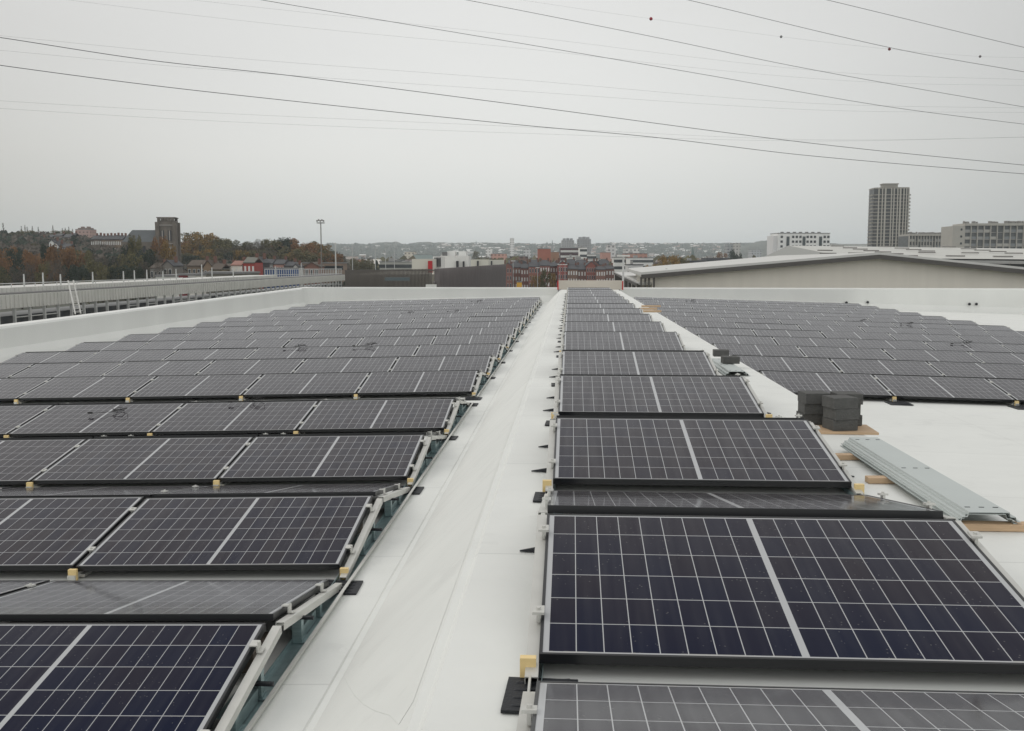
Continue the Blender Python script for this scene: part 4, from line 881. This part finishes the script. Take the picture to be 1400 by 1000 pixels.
MID = [('tall slender white tower far in the town', 697.3, 703, 325.8, 1500, 14, (222, 222, 220), 'white_facade', 3.4), ('plain red-brick block with a white side', 735.5, 753, 340, 620, 12, (165, 98, 78), None, 0), ('tan brick block joined to the plain red-brick block', 753.3, 764.5, 344.5, 640, 12, (160, 122, 96), None, 0),
    ('far grey slab block left of the stepped block', 768.8, 785, 328.8, 1500, 30, (150, 152, 152), 'grey_facade', 3.2), ('far grey stepped block, the tallest in the middle', 790.5, 808, 327, 1450, 30, (132, 134, 136), 'grey_facade2', 3.2), ('white block beside the maroon block', 793, 802.5, 338, 560, 14, (226, 226, 222), None, 0), ('low white wing right of the white block', 802.5, 815, 347.5, 560, 14, (214, 214, 210), None, 0),
    ('long pale hall with white front behind the terraces', 779, 821, 354, 500, 14, (212, 212, 208), None, 0), ('white hall left of the terraces roofs', 776, 792, 351.5, 520, 12, (205, 205, 200), None, 0), ('white block of flats right of the middle', 831.5, 842, 335, 900, 20, (205, 205, 204), 'white_facade', 3.2), ('pink brick block below the white flats', 823, 835, 345, 800, 18, (170, 126, 112), None, 0),
    ('white complex at the right of the town', 856, 874, 339.5, 900, 25, (206, 206, 204), 'white_facade', 3.2), ('wide pink brick block under the white complex', 855, 885, 346.3, 700, 20, (176, 128, 112), 'pinkbrick_facade', 3.0), ('bright white hall under the pink brick block', 862, 893, 352.5, 520, 20, (222, 222, 220), None, 0), ('white house with dark roof before the bright hall', 859.5, 879, 361.5, 330, 10, (205, 205, 204), None, 0), ('white flat block above the tall pole', 840, 855, 351.5, 450, 12, (214, 214, 210), None, 0),
    ('dark slate-roofed hall right of the golden trees', 936, 967, 356.5, 480, 16, (70, 70, 76), None, 0), ('dark flat hall beside the dark green conifer', 966, 996, 352.5, 560, 16, (66, 64, 70), None, 0), ('grey twin tower, left and lower shaft', 995, 1002, 334, 1100, 16, (142, 146, 148), 'grey_facade', 3.2), ('pale twin tower, right shaft', 1002.5, 1012.5, 332.5, 1100, 16, (178, 176, 170), 'white_facade', 3.2),
    ('grey block on the slope right of the twin tower', 1028, 1041, 341.5, 1300, 20, (168, 172, 174), 'grey_facade', 3.2), ('white cube building left of the slender tower', 664, 673, 340, 1200, 20, (215, 215, 212), 'white_facade', 3.4), ('pink brick block left of the slender tower', 671, 693, 347, 900, 20, (186, 140, 124), 'pinkbrick_facade', 3.0), ('pale block behind the rooftop storey, tallest of three', 553, 567, 344.5, 1000, 20, (196, 190, 176), 'white_facade', 3.4), ('pale wide block behind the golden shrubs', 470, 486, 350.5, 1000, 20, (190, 180, 172), None, 0),
    ('long grey deck building left of the rooftop storey', 519, 563, 357.5, 380, 20, (165, 165, 158), None, 0), ('teal glazed hall behind the rooftop storey', 565, 590, 348, 900, 20, (150, 166, 164), None, 0), ('low pale hall far left of the town', 458, 468, 351, 700, 20, (205, 203, 198), None, 0), ('brown brick block behind the domed roof', 697, 722, 350.5, 640, 14, (128, 102, 92), 'pinkbrick_facade2', 3.0), ('pale grey block above the domed roof', 716, 726, 341, 1100, 14, (195, 197, 197), 'white_facade', 3.2)]
for lab, u0, u1, v, D, dep, c, fm, wz in MID:
    f_ = facade(fm+str(c[0]), c, tuple(int(x*.58) for x in c), wz*1.1, wz, .5, .45) if fm else None
    def ex(r, w, h, d, lab=lab):
        if 'stepped' in lab:
            for k, q in enumerate((.2, .5, .8)): MB().box((w*q, d/2, h+1.5), (w*.22, d*.5, 3+k % 2)).build('roof_box', wallmat((132, 134, 136)), r)
        elif D < 900: MB().box((w*.3, d*.4, h+.6), (w*.16, d*.2, 1.2)).build('roof_box', wallmat((150, 150, 148)), r)
    rfm = SLATE if 'dark roof' in lab or 'slate' in lab else None
    win = (max(2, int((u1-u0)/3)), 2, 1.4, 1.3, WINME, 1.2) if (not fm and D < 700 and 'plain' not in lab) else None
    block_bld('town_building', lab, 'building', u0, u1, v, D, dep, c, roof=rfm, win=win, fmat=f_, extras=ex, group='mid-distance town buildings')
block_bld('town_building', 'dark maroon block with scattered white windows', 'building', 766.5, 792.8, 339, 580, 14, (78, 58, 62), win=(6, 4, 1.9, 1.2, WINW, 1.4, 3.0), group='mid-distance town buildings')
# domed dark roof
a = at(704, 364, 430); t = thing('domed_hall', 'hall with dark rounded roof behind the brick terraces', 'building', (a.x, a.y, GZ)); w = 16/F*430*1.15; h = a.z-GZ
MB().box((w/2, 6, h/2), (w, 12, h)).build('wall', wallmat((120, 100, 92)), t); m_ = MB(); n = 12
for k in range(n):
    x0, x1 = w/2-w/2*math.cos(math.pi*k/n), w/2-w/2*math.cos(math.pi*(k+1)/n); z0, z1 = h+2.4*math.sin(math.pi*k/n), h+2.4*math.sin(math.pi*(k+1)/n)
    m_.quad((x0, 0, z0), (x1, 0, z1), (x1, 12, z1), (x0, 12, z0)); m_.quad((x0, 0, h), (x1, 0, h), (x1, 0, z1), (x0, 0, z0))
m_.build('roof', SLATE, t)
# church spires far off
for lab, u, v0, v1, D, w in (('small green-grey spire in the town right of the middle', 947, 337, 350, 900, 4.5), ('tiny spire on the skyline left of the grey slabs', 755, 328.5, 335, 2200, 2.2), ('tiny tower on the far ridge above the rooftop storey', 651, 329, 333, 3300, 1.8)):
    a = at(u, v1, D); hh = (v1-v0)/F*D; ww = w/F*D; t = thing('church_spire', lab, 'spire', (a.x, a.y, GZ)); MB().box((0, 0, (a.z-GZ)/2), (ww, ww, a.z-GZ)).build('tower', wallmat((120, 122, 122)), t); s_ = a.z-GZ
    MB().hexa([(-ww/2, -ww/2, s_), (ww/2, -ww/2, s_), (ww/2, ww/2, s_), (-ww/2, ww/2, s_)], [(-.1, -.1, s_+hh), (.1, -.1, s_+hh), (.1, .1, s_+hh), (-.1, .1, s_+hh)]).build('spire', wallmat((96, 112, 110)), t)
# town that nobody could count
def scatter(name, lab, n, urange, Dr, sz, m, seed, vfun=None):
    rnd = random.Random(seed); m_ = MB()
    for k in range(n):
        u = rnd.uniform(*urange); D = rnd.uniform(*Dr); w, d, h = rnd.uniform(*sz[0]), rnd.uniform(*sz[0]), rnd.uniform(*sz[1]); q = at(u, VH, D); z0 = vfun(u, D, rnd) if vfun else GZ
        mt = Matrix.Translation((q.x, q.y, z0)) @ Matrix.Rotation(rnd.uniform(-.8, .8), 4, 'Z'); m_.box((0, 0, h/2-3), (w, d, h+6), mt)
        if rnd.random() < .6: m_.hexa([mt @ Vector(p) for p in ((-w/2, -d/2, h), (w/2, -d/2, h), (w/2, d/2, h), (-w/2, d/2, h))], [mt @ Vector(p) for p in ((-w/2, -.1, h+2.5), (w/2, -.1, h+2.5), (w/2, .1, h+2.5), (-w/2, .1, h+2.5))])
    return tag(m_.build(name, m), lab, kind='stuff')
def townmat(name, stops):
    m = bpy.data.materials.new(name); m.use_nodes = True; nt = m.node_tree; b = nt.nodes['Principled BSDF']; b.inputs['Roughness'].default_value = .85
    g = N(nt, 'ShaderNodeNewGeometry'); r = N(nt, 'ShaderNodeValToRGB'); nt.links.new(g.outputs['Random Per Island'], r.inputs[0]); r.color_ramp.interpolation = 'CONSTANT'
    e = r.color_ramp.elements; e[0].position = 0; e[0].color = (*lin(stops[0]), 1); e[1].position = 1/len(stops); e[1].color = (*lin(stops[1]), 1)
    for i, c in enumerate(stops[2:]): x = e.new((i+2)/len(stops)); x.color = (*lin(c), 1)
    nt.links.new(r.outputs[0], b.inputs['Base Color']); return m
TM = townmat('town_mix', [(150, 95, 78), (205, 202, 195), (96, 84, 80), (120, 112, 108), (225, 224, 220), (70, 70, 76), (160, 130, 112), (58, 62, 58), (135, 88, 74), (180, 176, 170)])
scatter('distant_town', 'mass of small houses filling the valley floor', 2200, (440, 1120), (700, 2400), ((8, 26), (4, 11)), TM, 21)
def onhill(u, D, rnd): k = (D-2400)/1200; return GZ-1+ (at(u, 334, 3600).z-GZ)*k**.75 - 2
HM = townmat('hill_town_mix', [(215, 214, 210), (235, 234, 230), (150, 120, 105), (190, 186, 180), (120, 112, 108)])
scatter('hillside_town', 'specks of pale houses on the far ridge', 750, (600, 1080), (2500, 3500), ((8, 20), (5, 9)), HM, 22, onhill)
scatter('hillside_town', 'few specks of pale houses on the left part of the far ridge', 90, (460, 620), (2450, 3300), ((8, 18), (4, 8)), HM, 23, onhill)
# woods that read as one mass
def woods(name, lab, n, ur, Dr, rr, hh, m, seed, zf=None):
    rnd = random.Random(seed); m_ = MB()
    for k in range(n):
        u = rnd.uniform(*ur); D = rnd.uniform(*Dr); q = at(u, VH, D); z0 = zf(u, D, rnd) if zf else GZ; r = rnd.uniform(*rr); h = rnd.uniform(*hh)
        for j in range(14):
            c = Vector((q.x+rnd.gauss(0, r*.5), q.y+rnd.gauss(0, r*.5), z0+h*rnd.uniform(.2, 1))); s_ = r*rnd.uniform(.25, .5); n_ = Vector((rnd.uniform(-1, 1), rnd.uniform(-1, -.2), rnd.uniform(-.3, 1))).normalized(); t1 = n_.orthogonal().normalized()*s_; t2 = n_.cross(t1); m_.quad(c-t1-t2*.7, c+t1*.8-t2, c+t1+t2*.8, c-t1*.9+t2)
    return tag(m_.build(name, m), lab, kind='stuff')
woods('ridge_wood', 'woods covering the far ridge', 2200, (440, 1130), (2500, 3450), (7, 15), (4, 9), KINDS['dark green'], 31, onhill)
woods('town_greenery', 'trees scattered through the far town', 700, (450, 1120), (600, 2400), (6, 13), (5, 11), KINDS['olive'], 32)
woods('hillside_wood', 'undergrowth and small trees covering the left hillside', 2600, (-30, 470), (300, 530), (1.2, 2.6), (1.5, 4.5), KINDS['bare grey'], 33, lambda u, D, r: hz(u, D))
woods('hillside_wood', 'dark green undergrowth on the left hillside', 1500, (-30, 470), (300, 530), (1.2, 2.8), (1.5, 4.5), KINDS['dark green'], 34, lambda u, D, r: hz(u, D))
# --- right: near grey hall
def hall():
    A, B, E_ = at(894, 377.3, 74.5), at(1197, 350.6, 73), at(1530, 385, 72); t = thing('grey_hall', 'pale grey gabled hall beyond the right far parapet', 'warehouse', (A.x, A.y, GZ)); o_ = Vector((A.x, A.y, GZ)); A, B, E_ = A-o_, B-o_, E_-o_
    L = 40; bd = Vector((.03, 1, 0))*L
    wm = mat('hall_cladding', (.76, .725, .655), .6, 0, .08, .25, streak=(6, 6, .3))
    m_ = MB(); q = [Vector((A.x, A.y, 0)), Vector((E_.x, E_.y, 0)), E_, B, A]; q2 = [p+bd for p in q]
    m_.quad(*q); m_.quad(*q2[::-1]); [m_.quad(q[i], q2[i], q2[(i+1) % 5], q[(i+1) % 5]) for i in (1, 4)]
    m_.build('wall', wm, t)
    rf = mat('hall_roof', (.56, .56, .54), .6, 0, .08, .3); dk = mat('hall_trim', (.085, .08, .075), .5)
    O = at(875.5, 377.6, 74.6)-o_; up = Vector((0, 0, .28)); f_ = Vector((0, -.9, 0))
    for a, b in ((O, B), (B, E_)):
        m2 = MB(); m2.hexa([a+f_, b+f_, b+bd, a+bd], [a+f_+up, b+f_+up, b+bd+up, a+bd+up]); m2.build('roof', rf, t)
        m3 = MB(); m3.beam(a+f_+Vector((0, -.08, -.04)), b+f_+Vector((0, -.08, -.04)), .10, .30); m3.build('verge', dk, t)
    for u in (876.5, 882, 887, 894): p_ = at(u, 379, 74)-o_; MB().box((p_.x, p_.y-.1, (p_.z-.0)/2), (.13, .13, p_.z)).build('post', dk, t)
    p_ = at(888, 379, 80)-o_; MB().box((p_.x, p_.y, 4.9), (2.0, .2, 9.8)).build('screen', wm, t)
    p_ = at(911, 370, 78)-o_; MB().box((p_.x, p_.y, p_.z-.2), (.15, .15, .7)).build('vent', rf, t)
hall()
def bighall():
    rf = mat('big_roof', (.50, .50, .47), .6, 0, .07, .3); gr = mat('big_roof_shaded', (.27, .275, .26), .7, 0, .06, .3)  # hip and side wall get a darker grey that carries their shade
    R0, R1 = at(1078, 336, 165), at(1500, 341.5, 160); E0, E1 = at(1159, 352.5, 112), at(1560, 356.5, 104); K0 = at(1030, 358, 150)
    t = thing('white_roofed_hall', 'large hall with a wide white roof dotted with skylights', 'warehouse', (E0.x, E0.y, GZ)); o_ = Vector((E0.x, E0.y, GZ)); R0, R1, E0, E1, K0 = [p-o_ for p in (R0, R1, E0, E1, K0)]
    Bk = Vector((10, 60, -3)); m_ = MB(); m_.quad(E0, E1, R1, R0); m_.quad(R0, R1, R1+Bk, R0+Bk); m_.build('roof', rf, t)
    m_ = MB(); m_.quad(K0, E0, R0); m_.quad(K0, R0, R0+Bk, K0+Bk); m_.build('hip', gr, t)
    dn = Vector((0, 0, 1)); m_ = MB()
    for a, b in ((K0, E0),): m_.quad(a, b, Vector((b.x, b.y, 0)), Vector((a.x, a.y, 0)))
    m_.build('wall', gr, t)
    m_ = MB(); a, b = E0+Vector((.5, 1.6, 0)), E1+Vector((0, 1.6, 0)); m_.quad(a, b, Vector((b.x, b.y, 0)), Vector((a.x, a.y, 0))); m_.build('front_wall', mat('big_hall_wall_shaded', (.10, .105, .11), .7, 0, .2, .5), t)  # dark wall colour stands in for the shadow under the overhanging eave
    MB().beam(E0+Vector((0, 0, -.32)), E1+Vector((0, 0, -.32)), .25, .34).build('fascia', mat('grey_fascia', (.33, .33, .32), .6), t)
    for u in (1347, 1375, 1402): p_, q_ = at(u, 371, 106)-o_, at(u+7, 361, 105)-o_; MB().beam(p_, q_, .12, .12).build('strut', mat('hall_trim', (.085, .08, .075)), t)
    n = (E1-E0).cross(R0-E0).normalized()
    def hit(u, v):
        d1, d2 = at(u, v, 100)-o_, at(u, v, 200)-o_; k = (E0-d1).dot(n)/((d2-d1).dot(n)); return d1+(d2-d1)*k
    xd = (E1-E0).normalized(); yd = n.cross(xd)
    for u, v in ((1145, 337), (1162, 339.5), (1176, 341.3), (1191, 343.3), (1207, 345.3), (1223, 347.8), (1242, 350.5), (1211, 337.3), (1233, 340), (1249, 342), (1267, 344), (1267, 346), (1297, 338.3), (1324, 341), (1343, 342.8), (1364, 344.8), (1386, 347), (1326, 346.6), (1306, 350.8), (1371, 351.5), (1132, 347.2), (1171, 346.8), (1128, 343)):
        p_ = hit(u, v)
        if p_.y > R0.y+60 or p_.y < -10: continue
        L = 12/F*(p_.length+60); L = 1.6
        mt = Matrix.Translation(p_) @ Matrix((xd, yd, n)).transposed().to_4x4(); MB().box((0, 0, .06), (2.0, .8, .12), mt).build('skylight', mat('skylight_frame', (.16, .15, .14), .4), t)
bighall()
# canopy at the end of the aisle
def canopy():
    N0, N1 = at(873.5, 389, 77), at(841, 374.5, 150); N0.z = N1.z = (N0.z+N1.z)/2; t = thing('canopy', 'low white flat canopy on dark posts left of the grey hall', 'canopy', (N0.x, N0.y, GZ)); o_ = Vector((N0.x, N0.y, GZ)); a, b = N0-o_, N1-o_; s_ = Vector((9, 0, 0)); up = Vector((0, 0, .18))
    MB().hexa([a, a+s_, b+s_, b], [a+up, a+s_+up, b+s_+up, b+up]).build('roof', mat('hall_roof', (.56, .56, .54)), t)
    MB().beam(a+Vector((-.1, 0, -.02)), b+Vector((-.1, 0, -.02)), .12, .22).build('edge', mat('hall_trim', (.085, .08, .075)), t)
    for k in range(9): p_ = a.lerp(b, k/8.5); MB().box((p_.x, p_.y+.3, p_.z/2), (.28, .28, p_.z)).build('post', mat('hall_trim', (.085, .08, .075)), t)
    MB().hexa([Vector((a.x+2, a.y, 0)), Vector((a.x+8.8, a.y, 0)), Vector((b.x+8.8, b.y, 0)), Vector((b.x+2, b.y, 0))], [Vector((a.x+2, a.y, a.z-.05)), Vector((a.x+8.8, a.y, a.z-.05)), Vector((b.x+8.8, b.y, a.z-.05)), Vector((b.x+2, b.y, a.z-.05))]).build('wall', mat('hall_cladding', (.76, .725, .655)), t)
canopy()
# white building blocks at right
def ap_white():
    a, ang, w, z = basis(1064, 1136, 319.5, 480, .05); t = thing('white_apartment_block', 'white apartment block with dark window bands left of the tall tower', 'apartment block', (a.x, a.y, GZ), ang); h = z-GZ; d = 12
    wm = wallmat((226, 226, 224), .04); MB().box((w/2, d/2, h/2), (w, d, h)).build('wall', wm, t); MB().box((w/2, d/2, h+.15), (w+.3, d+.3, .3)).build('roof', mat('flat_roof', (.20, .20, .20)), t)
    MB().box((-1.0, d/2, h/2-.5), (2, d*.8, h-1)).build('side_wing', wallmat((214, 214, 214), .04), t)
    for k in range(7): MB().box((w*(.15+.12*k), d/2, h+.6), (w*.05, 1.2, .7)).build('roof_vent', wallmat((120, 120, 120)), t)
    for q in (.19, .5, .82): MB().box((w*q, -.06, h/2-.6), (w*.055, .3, h-1.6)).build('glazed_strip', mat('dark_teal', (.04, .055, .06), .3), t)
    for q in (.07, .29, .36, .43, .57, .64, .71, .90, .97):
        for j in range(6): o = put('window', WINME, t, (w*q, -.04, h-1.6-j*2.25)); o.scale = (w*.045, 1, 1.1)
ap_white()
def ap_tower():
    D = 520; a, ang, w, z = basis(1196.5, 1243, 258.5, D, -.1); t = thing('tower_block', 'tall grey concrete tower block with stacked balconies', 'tower block', (a.x, a.y, GZ), ang); h = z-GZ; d = w*.8
    conc = mat('tower_concrete', (.29, .275, .245), .8, 0, .2, .15, streak=(2, 2, .2)); dk = mat('tower_window', (.05, .052, .055), .4, 0, .6, .5)
    nf = 26; fh = 1.42*0+h/27.0
    # plan: a stretched octagon
    pl_ = [(0, 2), (1.6, 0), (w*.62, -1.0), (w-1.0, 0), (w, 2), (w, d-2), (w-2, d), (2, d), (0, d-2)]
    MB().hexa([(x, y, 0) for x, y in pl_], [(x, y, h) for x, y in pl_]).build('core', dk, t)
    MB().hexa([(x*1.02-.2, y*1.02-.3, h+.02) for x, y in pl_], [(x*1.02-.2, y*1.02-.3, h+.7) for x, y in pl_]).build('roof', conc, t)
    MB().box((w*.5, d*.5, h+1.6), (w*.42, d*.4, 1.9)).build('plant_room', conc, t); MB().box((w*.5, d*.5, h+2.8), (w*.46, d*.46, .5)).build('plant_roof', conc, t)
    bal = MB(); q1 = [(x-(x < w/2)*.0+(-.0), y-.25) for x, y in pl_]; sl1 = [(-.25, 1.6), (1.4, -.45), (w*.62, -1.45), (w-.8, -.45), (w+.25, 1.6), (w+.25, d-2), (-.25, d-2)]
    bal.hexa([(x, y, 0) for x, y in sl1], [(x, y, fh*.26) for x, y in sl1]); bme = bal.mesh('floor_band', conc)
    for k in range(26): put('floor_band', bme, t, (0, 0, k*fh+.3))
    eb = MB(); eb.box((0, 0, 0), (.8, 3.2, fh*.45)); eme = eb.mesh('balcony', conc)
    for k in range(26):
        for x in (-.55, w+.55): put('balcony', eme, t, (x, 3.6, k*fh+.55))
    for q in (.10, .20, .285, .45, .52, .62, .70, .80, .88, .95):
        y = -1.0-.95*min(1, max(0, 1-abs(q-.62)*2.6)); MB().box((w*q, y, h/2+.1), (w*(.03 if q not in (.285, .70) else .045), .5, h)).build('pier', mat('tower_pier', (.42, .40, .355), .8, 0, .12, .15), t)
    for x0, x1 in ((.325, .345), (.72, .745)): pass
ap_tower()
def slab(lab, u0, u1, vt, D, cols_, rows, side, seed, turn):
    a, ang, w, z = basis(u0, u1, vt, D, turn); t = thing('slab_block', lab, 'apartment block', (a.x, a.y, GZ), ang); h = z-GZ; d = 13
    pale = wallmat((168, 165, 158), .08); MB().box((w/2, d/2+.6, h/2), (w, d, h)).build('wall', mat('slab_glass', (.085, .092, .095), .4, 0, .55, .6, streak=(1, 1, 1.6)), t)
    MB().box((w/2, d/2, h+.35), (w+.2, d+1, .9)).build('roof', pale, t)
    if side: MB().box((-side/2, d/2, h/2-.1), (side, d+.6, h-.2)).build('end_wall', pale, t)
    if side:
        for j in range(7): MB().box((-side*.28, -.35, h-1.6-j*2.75), (.7, .2, .8)).build('window', WIN, t)
    m_ = MB(); m_.box((0, 0, 0), (.35, .8, h)); me = m_.mesh('pier', pale)
    for k in range(cols_+1): put('pier', me, t, (w*k/cols_, .2, h/2))
    rnd = random.Random(seed); bm_ = [wallmat(c) for c in ((150, 150, 148), (122, 126, 128), (168, 166, 160))]; fl = h/rows
    mm = MB(); mm.box((0, 0, 0), (w, .5, .16)); sme = mm.mesh('floor_slab', pale)
    for j in range(1, rows): put('floor_slab', sme, t, (w/2, .25, h-j*2.75))
    bms = []
    for m in bm_: q = MB(); q.box((0, 0, 0), (w/cols_-.5, .1, 1.0)); bms.append(q.mesh('balcony_panel', m))
    n = 0
    for j in range(1, 6):
        for k in range(cols_):
            if n < 95 and rnd.random() < .8: put('balcony_panel', rnd.choice(bms), t, (w*(k+.5)/cols_, .08, h-j*2.75+.62)); n += 1
    for k in range(cols_*2):
        if rnd.random() < .8: MB().box((w*(k+.5)/cols_/2, 3, h+1.2), (rnd.uniform(.4, 1.4), 1, rnd.uniform(.5, 1.3))).build('roof_unit', wallmat((130, 128, 124)), t)
slab('long slab apartment block with a pale end wall at far right', 1319, 1475, 308.5, 400, 18, 8, 4.6, 4, -.08)
slab('lower slab apartment block between the tower and the long slab', 1243.5, 1303, 322.5, 470, 15, 5, 0, 5, .0)
block_bld('town_building', 'faint low flats on the skyline between white block and tower', 'building', 1139, 1194, 333.8, 1500, 30, (175, 175, 170))
# --- parked vehicles glimpsed beyond the parapet
def car(u, v, D, c, lab, van=False, rz=0):
    p_ = at(u, v, D); t = thing('parked_van' if van else 'parked_car', lab, 'van' if van else 'car', (p_.x, p_.y, GZ+.02), rz, 'vehicles parked in the street'); L, H_ = (5.2, 2.1) if van else (4.3, 1.45)
    pt = mat('paint_%d' % c[0], lin(c), .3); z = p_.z-GZ-H_ if False else 0
    pr = [(-L/2, .35), (L/2, .35), (L/2, .9), (L*.32, 1.0), (L*.15 if not van else L*.36, H_), (-L*.38 if not van else -L*.48, H_), (-L/2, 1.0)]
    m_ = MB(); a = [(x, -.85, z_) for x, z_ in pr]; b = [(x, .85, z_) for x, z_ in pr]; m_.quad(*a); m_.quad(*b[::-1]); [m_.quad(a[i], b[i], b[(i+1) % 7], a[(i+1) % 7]) for i in range(7)]; m_.build('body', pt, t)
    MB().box((-.2, 0, H_-.42), (L*.5, 1.74, .4)).build('window', WIN, t)
    for x in (-L*.3, L*.3):
        for y in (-.8, .8): MB().tube([(x, y-.1, .33), (x, y+.1, .33)], .33, 12).build('wheel', RUB, t)
for i, (u, v, D, c, van) in enumerate(((812, 383, 384, (232, 232, 230), True), (683, 388, 330, (225, 225, 224), False), (691, 388, 335, (60, 62, 66), False), (698, 388, 338, (228, 228, 226), True), (721, 388, 345, (220, 220, 218), False), (729, 388, 350, (200, 202, 204), False))):
    car(u, v, D, c, ('white van parked before the brick terraces', 'white car parked left of the dark car', 'dark car parked between white vehicles', 'white van parked right of the dark car', 'pale car parked beside the golden bush', 'silver car parked nearest the golden bush')[i], van, .06)
block_bld('digger_cabin', 'small yellow and black machine among the parked vehicles', 'machine', 706.5, 713.5, 385, 300, 2, (215, 165, 60), base=-6.8, parapet_=.1)
rd = MB(); q = [at(560, VH+40, 100), at(900, VH+40, 100)]
rd.quad((-40, 250, GZ+.01), (60, 250, GZ+.01), (60, 395, GZ+.01), (-40, 395, GZ+.01)); tag(rd.build('road', mat('asphalt', (.09, .09, .09), .9)), 'asphalt yard and street before the brick terraces', kind='structure')
# ---------------------------------------------------------------- power lines
WIRES = [([(-60, 43), (0, 51.5), (200, 82), (400, 104), (700, 142.5), (1100, 195), (1400, 226), (1480, 232)], 60, 85, .021, 'dark'), ([(-60, 80), (0, 89.5), (200, 116), (400, 138.5), (700, 170), (900, 188.5), (1100, 212.5), (1400, 238), (1480, 242)], 60, 85, .021, 'dark'),
 ([(280, -15), (357, 0), (700, 57.5), (970, 103.5), (1200, 144), (1400, 170), (1480, 178)], 65, 85, .017, 'dark'), ([(560, -14), (637, 0), (890, 50), (1100, 93.5), (1400, 146.5), (1480, 158)], 68, 85, .017, 'dark'), ([(870, -16), (940, 0), (1215, 65), (1400, 98.5), (1480, 112)], 70, 80, .017, 'dark'), ([(1060, -16), (1130, 0), (1400, 65), (1480, 82)], 70, 80, .017, 'dark'),
 ([(560, -28), (700, -2), (890, 26), (1068, 50.5), (1216, 67.5), (1340, 77.5), (1400, 79), (1480, 79)], 150, 190, .014, 'faint'), ([(20, -14), (93, 0), (400, 36), (700, 65), (1000, 98), (1200, 113), (1400, 117), (1480, 117)], 150, 190, .016, 'faint'), ([(180, -12), (262, 0), (700, 48), (1130, 98), (1400, 109), (1480, 110)], 150, 190, .016, 'faint'),
 ([(-60, 43), (0, 49), (300, 78), (700, 108.5), (1100, 141), (1400, 148), (1480, 148)], 150, 190, .018, 'faint'), ([(-60, 63), (0, 69), (300, 96), (700, 124), (1100, 150), (1400, 154), (1480, 153)], 150, 190, .018, 'faint'), ([(-60, 132), (0, 138), (300, 155), (700, 173), (1100, 191), (1400, 188), (1480, 185)], 150, 190, .018, 'faint'), ([(-60, 144), (0, 148.5), (300, 166), (700, 182), (1100, 193), (1400, 187.5), (1480, 184)], 150, 190, .018, 'faint')]
def spline(pts, n=60):
    out = []; xs_ = [p[0] for p in pts]
    for i in range(n+1):
        x = xs_[0]+(xs_[-1]-xs_[0])*i/n; k = max(j for j in range(len(pts)-1) if pts[j][0] <= x+1e-9)
        p0, p1, p2, p3 = pts[max(k-1, 0)], pts[k], pts[k+1], pts[min(k+2, len(pts)-1)]; h = p2[0]-p1[0]; t = (x-p1[0])/h
        m1 = (p2[1]-p0[1])/(p2[0]-p0[0])*h; m2 = (p3[1]-p1[1])/(p3[0]-p1[0])*h
        out.append((x, (2*t**3-3*t*t+1)*p1[1]+(t**3-2*t*t+t)*m1+(-2*t**3+3*t*t)*p2[1]+(t**3-t*t)*m2))
    return out
WM = mat('wire_metal', (.06, .065, .07), .5, .3)
for i, (pts, d0, d1, r, kd) in enumerate(WIRES):
    P_ = [at(u, v, d0+(d1-d0)*(u+60)/1540) for u, v in spline(pts)]
    o = MB().tube(P_, r if kd == 'dark' else r*.6, 6).build('power_line', WM); nd = [w for w in WIRES if w[4] == kd]
    tag(o, ('dark power line across the sky, %s of the dark ones counted upward' if kd == 'dark' else 'faint power line, %s of the faint ones downward from the marker balls') % nth(((1, 0, 2, 3, 4, 5) + (0, 1, 2, 3, 4, 5, 6))[i]), 'power line', 'power lines')
BALL = MB(); n = 12
for a in range(6):
    for b in range(n):
        f = lambda i, j: (math.sin(math.pi*i/6)*math.cos(2*math.pi*j/n), math.sin(math.pi*i/6)*math.sin(2*math.pi*j/n), math.cos(math.pi*i/6))
        BALL.quad(f(a, b), f(a+1, b), f(a+1, b+1), f(a, b+1))
for i, (u, v, c, rr) in enumerate(((890, 26, (150, 40, 55), .30), (1068, 50.5, (120, 122, 122), .24), (1216, 67.5, (110, 45, 48), .27), (1340, 77.5, (105, 100, 102), .24))):
    p_ = at(u, v, 150+40*(u+60)/1540); o = put('marker_ball', BALL.mesh('marker_ball', mat('ball_%d' % i, lin(c), .5)), None, p_); o.scale = (rr, rr, rr); tag(o, ('red marker ball on a faint power line, left of the other red one', 'grey marker ball between the two red marker balls', 'dark red marker ball hanging between two grey ones', 'grey marker ball nearest the right edge of the sky')[i], 'marker ball', 'marker balls on the power line')
# ---------------------------------------------------------------- haze
hb = MB().box((0, 3300, 35), (11700, 7230, 90)); hm = bpy.data.materials.new('haze'); hm.use_nodes = True; nt = hm.node_tree; nt.nodes.clear()
pv = N(nt, 'ShaderNodeVolumePrincipled'); pv.inputs['Color'].default_value = (.88, .95, .99, 1); pv.inputs['Density'].default_value = .00019
oo = N(nt, 'ShaderNodeOutputMaterial'); nt.links.new(pv.outputs[0], oo.inputs['Volume']); tag(hb.build('haze', hm), 'pale haze filling the valley air', kind='stuff')
